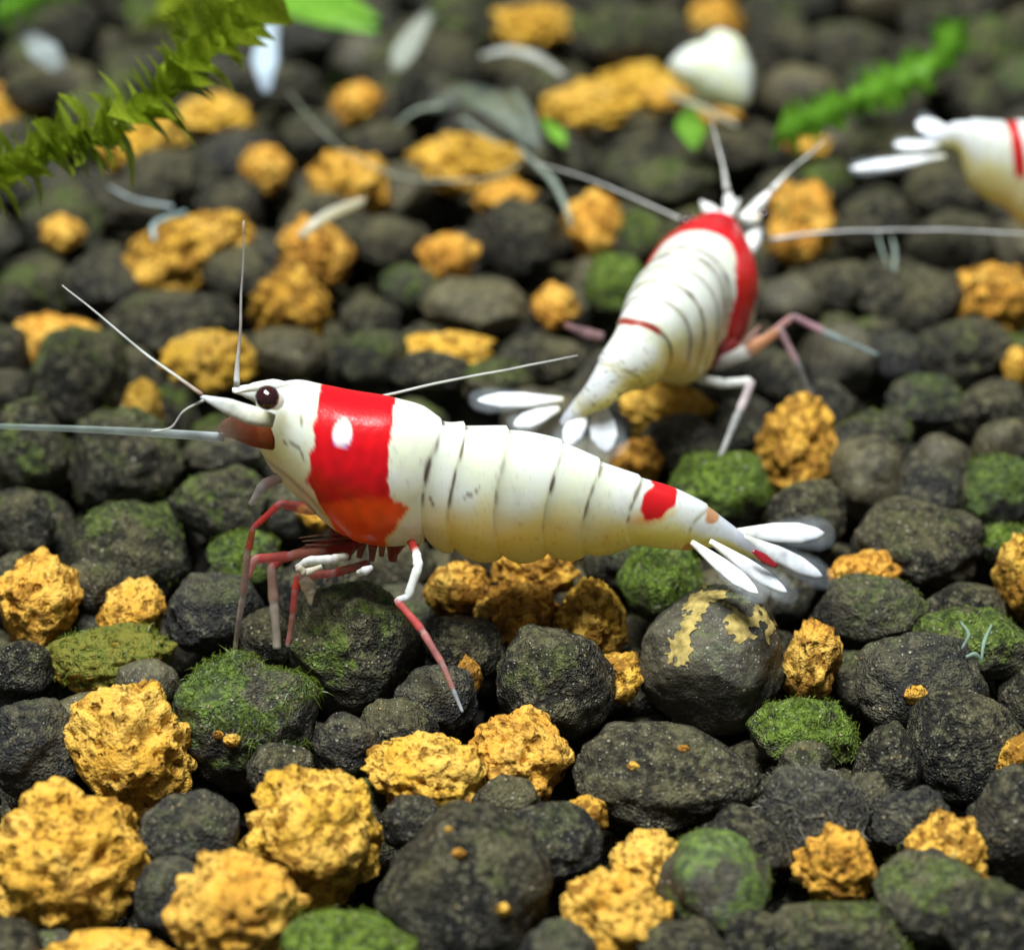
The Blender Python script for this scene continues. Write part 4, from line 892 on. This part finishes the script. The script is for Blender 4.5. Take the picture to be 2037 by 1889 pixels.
# --- the shrimp cut by the frame
yr = 1.67
D3 = [PY(x, y, yr) for x, y in ((2560, 262), (2440, 240), (2300, 236), (2150, 240), (2040, 248), (1960, 244), (1900, 244), (1862, 262), (1815, 292))]
T4, B4, k4 = posed(D3, np.interp(np.arange(22), [0, 9, 12, 14, 16, 21], [1.1, 1.25, 1.65, 1.8, 1.7, 1.4]))
root3 = empty('shrimp', (float(B4[8][0]), yr, 0.05))
tag(root3, 'cream white shrimp with a narrow red tail stripe beneath the bright moss sprig', 'shrimp')
shrimp_body('body', T4, B4, ST[:, 4], pat_side, root3, rings=300, n=64, seed=77.0)
K4 = 0.0021
uropod(root3, PY(1880, 312, yr - .06), PY(1692, 336, yr - .14), 15, K4, (0.1, -0.5, 1), frac=.95)
uropod(root3, PY(1868, 292, yr - .05), PY(1778, 288, yr - .05), 15, K4, (0.1, -0.5, 1), frac=.95)
uropod(root3, PY(1890, 262, yr + .05), PY(1822, 246, yr + .06), 24, K4, (0.1, -0.5, 1), frac=.97)
for i in range(5):
    x = 2010 + 55 * i
    leg(root3, [(x, 372, yr), (x + 10, 400, yr - .02), (x + 20, 425, yr - .03)], [14, 13, 5], [(0.82, 0.72, 0.36)] * 3, name='swimmeret', k=K4)
for i in range(4):
    x = 2330 + 40 * i
    leg(root3, [(x, 350, yr - .05), (x - 20, 410, yr - .15), (x + 10, 470, yr - .2), (x + 15, 540, yr - .25)], [10, 10, 8, 4], [DRED, ROSE, PINK, GREY], k=K4)
eye(root3, PY(2548, 285, yr - .16), 17 * K4, PY(2530, 288, yr - .08)); eye(root3, PY(2548, 280, yr + .16), 17 * K4, PY(2530, 285, yr + .08))

# ------------------------------------------------------------------ plants
def leaf_mesh(name, mat, cup=0.38, fold=0.16):
    V, F = [], []; n = 7
    for i in range(n):
        t = i / (n - 1); w = 0.66 * math.sin(math.pi * min(1, 0.10 + 0.90 * t) ** 0.72) ** 0.8 * 0.46
        if i == n - 1: w = 0.004
        z = -cup * t * t
        V += [(-w, t, z + fold * w * 2), (0, t, z), (w, t, z + fold * w * 2)]
    for i in range(n - 1):
        a = 3 * i; F += [(a, a + 1, a + 4, a + 3), (a + 1, a + 2, a + 5, a + 4)]
    me = bpy.data.meshes.new(name); me.from_pydata(V, [], F); me.polygons.foreach_set('use_smooth', [True] * len(F))
    me.materials.append(mat); return me
from mathutils import Matrix
def sprig(name, pts, count, length, mat, label, cat, rstem, seed, open_=1.0):
    r = np.random.default_rng(seed); pts = np.array(pts); base = pts[0]
    root = empty(name, tuple(base)); tag(root, label, cat)
    tube('stem', pts, np.linspace(rstem, rstem * 0.5, len(pts)), cols=[(0.14, 0.17, 0.03)] * len(pts), parent=root, n=7)
    C, u = hermite(chord(pts), pts, count); tan = norm(np.gradient(C, axis=0))
    me = leaf_mesh('leaf', mat)
    for i in range(count):
        a = 2.4 * i + r.uniform(-0.4, 0.4)
        s1 = norm(np.cross(tan[i], [0.1, 0.2, 1.0])); s2 = np.cross(tan[i], s1)
        out = s1 * math.cos(a) + s2 * math.sin(a)
        y = norm(tan[i] * r.uniform(0.2, 1.2) + out * open_ * r.uniform(0.7, 1.1) + np.array([0, 0, r.uniform(-0.2, 0.2)]))
        x = norm(np.cross(y, tan[i] - 0.3 * out)); z = np.cross(x, y)
        if z @ tan[i] < 0: x, z = -x, -z
        L = length * r.uniform(0.7, 1.25)
        m = Matrix(((x[0], y[0], z[0], C[i][0] - base[0]), (x[1], y[1], z[1], C[i][1] - base[1]), (x[2], y[2], z[2], C[i][2] - base[2]), (0, 0, 0, 1))) @ Matrix.Diagonal((L * r.uniform(0.8, 1.15), L, L, 1))
        o = bpy.data.objects.new('leaf', me); link(o, root); o.matrix_local = m
    return root
def VZ(l): return [PZ(a * VS, b * VS, z) for a, b, z in l]
sprig('moss_stem', VZ([(-60, 362, 1.05), (60, 300, 1.12), (190, 258, 1.2), (290, 200, 1.3), (370, 120, 1.42), (430, 50, 1.5), (490, -40, 1.6)]), 130, 0.19, M_MOSS,
      'long leafy moss stem with pointed olive green leaves arching over the far gravel', 'moss', 0.012, 1)
sprig('moss_stem', VZ([(310, 40, .30), (360, -10, .34), (400, -60, .38)]), 40, 0.15, M_MOSS, 'short blurred moss shoot behind the long leafy moss stem', 'moss', 0.012, 5)
sprig('moss_stem', VZ([(1510, 262, .28), (1600, 222, .32), (1700, 180, .34), (1790, 142, .34), (1835, 105, .38), (1860, 60, .42)]), 120, 0.115, M_BRIGHT,
      'bright green fine leaved moss sprig above the cream shrimp tail', 'moss', 0.012, 2)
sprig('moss_stem', VZ([(-40, 40, .3), (40, 10, .33), (120, -30, .36)]), 40, 0.12, M_BRIGHT, 'tiny bright moss sprig past the black blurred stone', 'moss', 0.010, 3)
def loose_leaf(name, pts, w, mat, label, cat, hint=(0.1, -0.6, 1), thick=0.012):
    pts = np.array(pts); n = len(pts)
    sh = np.sin(np.linspace(0.25, math.pi - 0.12, n)) ** 0.7
    o = tube(name, pts, w * sh, np.full(n, thick), hint=hint, cols=[(.5, .5, .5)] * n, mat=mat, n=14)
    return tag(o, label, cat)
loose_leaf('plant_leaf', VZ([(500, -20, .35), (570, 5, .36), (650, 30, .36), (735, 62, .33)]), 0.10, M_BRIGHT, 'vivid green broad leaf beyond the white blade', 'leaf')
loose_leaf('plant_leaf', VZ([(560, -30, .40), (640, -5, .40), (735, 40, .38)]), 0.09, M_BRIGHT, 'second vivid green leaf lying over the broad one', 'leaf')
loose_leaf('plant_leaf', VZ([(1345, 215, .18), (1345, 250, .20), (1350, 290, .18)]), 0.08, M_BRIGHT, 'small green leaf below the white wedge shaped lump', 'leaf')
loose_leaf('plant_leaf', VZ([(1060, 235, .18), (1085, 262, .2), (1100, 285, .18)]), 0.045, M_BRIGHT, 'tiny green leaf tip at the end of the wide orange stone', 'leaf')

# ------------------------------------------------------------------ pale bits on the far gravel
def bit(name, pts, w, t, col, alpha, label, cat, hint=(0.1, -0.7, 1), cross=None, mat=None):
    n = len(pts)
    o = tube(name, VZ(pts), w, t, hint=hint, cols=[col] * n, alpha=alpha, mat=mat or M_GLASSY, n=12, cross=cross)
    return tag(o, label, cat)
bit('pale_blade', [(530, 25, .42), (522, 70, .40), (516, 120, .36), (518, 178, .30)], [.04, .050, .065, .02], [.02, .025, .025, .01], (0.66, 0.80, 0.95), [.3, .6, .9, .5], 'bluish white upright blade beyond the long moss stem', 'tail blade')
bit('pale_blade', [(835, 25, .30), (805, 70, .30), (785, 105, .28), (768, 135, .25)], [.03, .055, .06, .03], [.012] * 4, (0.55, 0.60, 0.52), [.3, .6, .6, .3], 'grey translucent blade lying beyond the vivid green leaf', 'tail blade')
bit('pale_blade', [(55, 70, .32), (85, 100, .32), (115, 135, .28)], [.04, .075, .04], [.015] * 3, (0.55, 0.64, 0.64), [.2, .5, .2], 'whitish smear of shed shell above the black blurred stone', 'shed shell')
bit('twig', [(585, 462, .28), (610, 438, .32), (640, 418, .34), (672, 404, .34), (708, 390, .33)], [.018, .024, .027, .026, .014], [.016] * 5, (0.62, 0.54, 0.32), 1.0, 'short pale curved twig leaning on golden stones', 'twig', mat=M_FLESH)
bit('twig', [(1300, 182, .25), (1365, 210, .26), (1435, 245, .24)], [.010, .016, .010], [.010] * 3, (0.60, 0.48, 0.26), 1.0, 'thin cream stick under the white wedge shaped lump', 'twig', mat=M_FLESH)
bit('shed_skin', [(935, 110, .26), (985, 98, .28), (1045, 112, .28), (1098, 148, .24)], [.012, .024, .026, .015], [.008] * 4, (0.66, 0.70, 0.64), [.4, .6, .6, .5], 'curved translucent band of shed skin near the pale golden stone', 'shed skin')
sk = empty('shed_skin', tuple(PZ(980 * VS, 250 * VS, .1))); tag(sk, 'greenish see through shed shrimp skin draped over the far granules', 'shed skin')
for nm, pts, w, al in (('skin_flap', [(840, 205, .26), (900, 185, .32), (960, 200, .34), (1010, 250, .30)], [.04, .07, .08, .03], .10),
                       ('skin_flap', [(930, 200, .30), (990, 235, .32), (1030, 280, .28)], [.03, .06, .03], .14),
                       ('skin_flap', [(1000, 175, .30), (1030, 230, .30), (1045, 290, .26)], [.02, .035, .02], .18),
                       ('skin_leg', [(860, 205, .26), (810, 215, .25), (770, 245, .2)], [.008, .008, .006], .6),
                       ('skin_leg', [(1010, 290, .28), (1070, 345, .3), (1098, 395, .28), (1112, 440, .22)], [.010, .017, .016, .008], .45),
                       ('skin_leg', [(900, 230, .25), (950, 265, .24), (985, 280, .2)], [.01, .01, .006], .5)):
    tube(nm, VZ(pts), w, [.008] * len(pts), hint=(0.1, -0.7, 1), cols=[(0.50, 0.60, 0.50)] * len(pts), alpha=al, mat=M_GLASSY, parent=sk, n=12, cross=0.5)
bit('feeler', [(560, 178, .3), (640, 268, .3), (720, 322, .28), (800, 348, .28), (880, 352, .28), (960, 345, .28), (1015, 318, .3)], [.004, .005, .006, .007, .007, .006, .005], [.004] * 7, (0.40, 0.44, 0.34), .6, 'long thin pale strand crossing the long golden stone', 'strand')
bit('feeler', [(212, 364, .28), (262, 388, .28), (335, 402, .30)], [.004, .006, .008], [.005] * 3, (0.55, 0.66, 0.68), .8, 'fine bluish thread above the long slanted slab', 'strand')
bit('feeler', [(362, 412, .30), (320, 425, .32), (298, 440, .32), (300, 468, .28)], [.010, .012, .012, .008], [.006] * 4, (0.45, 0.62, 0.64), .7, 'hooked bluish scrap resting on the long slanted slab', 'strand')
bit('feeler', [(1708, 456, .26), (1716, 485, .26), (1729, 522, .22)], [.003, .006, .003], [.004] * 3, (0.45, 0.56, 0.48), .5, 'small greenish white shred hanging below the straight antenna', 'strand')
bit('feeler', [(1736, 462, .26), (1742, 492, .26), (1740, 530, .22)], [.004, .009, .004], [.004] * 3, (0.50, 0.62, 0.54), .6, 'wider greenish white shred hanging below the straight antenna', 'strand')
mo = empty('moult_scrap', tuple(PZ(1905 * VS, 1270 * VS, .1))); tag(mo, 'forked pale green scrap of moulted leg lying on a dark granule', 'moult scrap')
for pts in ([(1930, 1215, .24), (1915, 1250, .25), (1910, 1285, .22)], [(1870, 1210, .24), (1885, 1235, .25), (1872, 1262, .22)], [(1880, 1278, .24), (1898, 1272, .25), (1912, 1288, .22)]):
    tube('scrap_arm', VZ(pts), [.004, .007, .004], cols=[(0.32, 0.46, 0.36)] * 3, alpha=.65, mat=M_GLASSY, parent=mo, n=8)
# white wedge-shaped lump
c0 = PZ(1402 * VS, 140 * VS, .34); kk = depth(c0) / FPX * VS
out = np.array([(1298, 128), (1330, 95), (1370, 78), (1395, 58), (1432, 66), (1455, 110), (1464, 165), (1458, 205), (1432, 214), (1395, 196), (1350, 168), (1315, 150)], float) - (1402, 140)
ang = np.arctan2(-out[:, 1], out[:, 0]); rad = np.hypot(out[:, 0], out[:, 1]) * kk; o_ = np.argsort(ang)
u = ICO[4][1]; a_ = np.arctan2(u[:, 2], u[:, 0])
rr_ = np.interp(a_, np.concatenate([ang[o_] - 2 * math.pi, ang[o_], ang[o_] + 2 * math.pi]), np.tile(rad[o_], 3))
flat = np.hypot(u[:, 0], u[:, 2])
pp = np.stack([np.cos(a_) * flat * rr_, u[:, 1] * 0.11, np.sin(a_) * flat * rr_], 1) * (1 + 0.04 * perlin(u * 3))[:, None]
X_ = np.array([1.0, 0, 0]); pw = pp[:, :1] * X_ + pp[:, 1:2] * FWD + pp[:, 2:3] * UPV
cl = lerp(np.repeat(np.array([[0.72, 0.78, 0.68]]), len(u), 0), np.array([0.66, 0.71, 0.48]), sstep(-0.1, 0.4, perlin(u * 2 + 4)))
o = mesh_ob('white_lump', pw, ICO[4][2], M_FLESH, None, True, cl); o.location = c0
tag(o, 'smooth milky white wedge shaped lump resting on far golden stones', 'white lump')
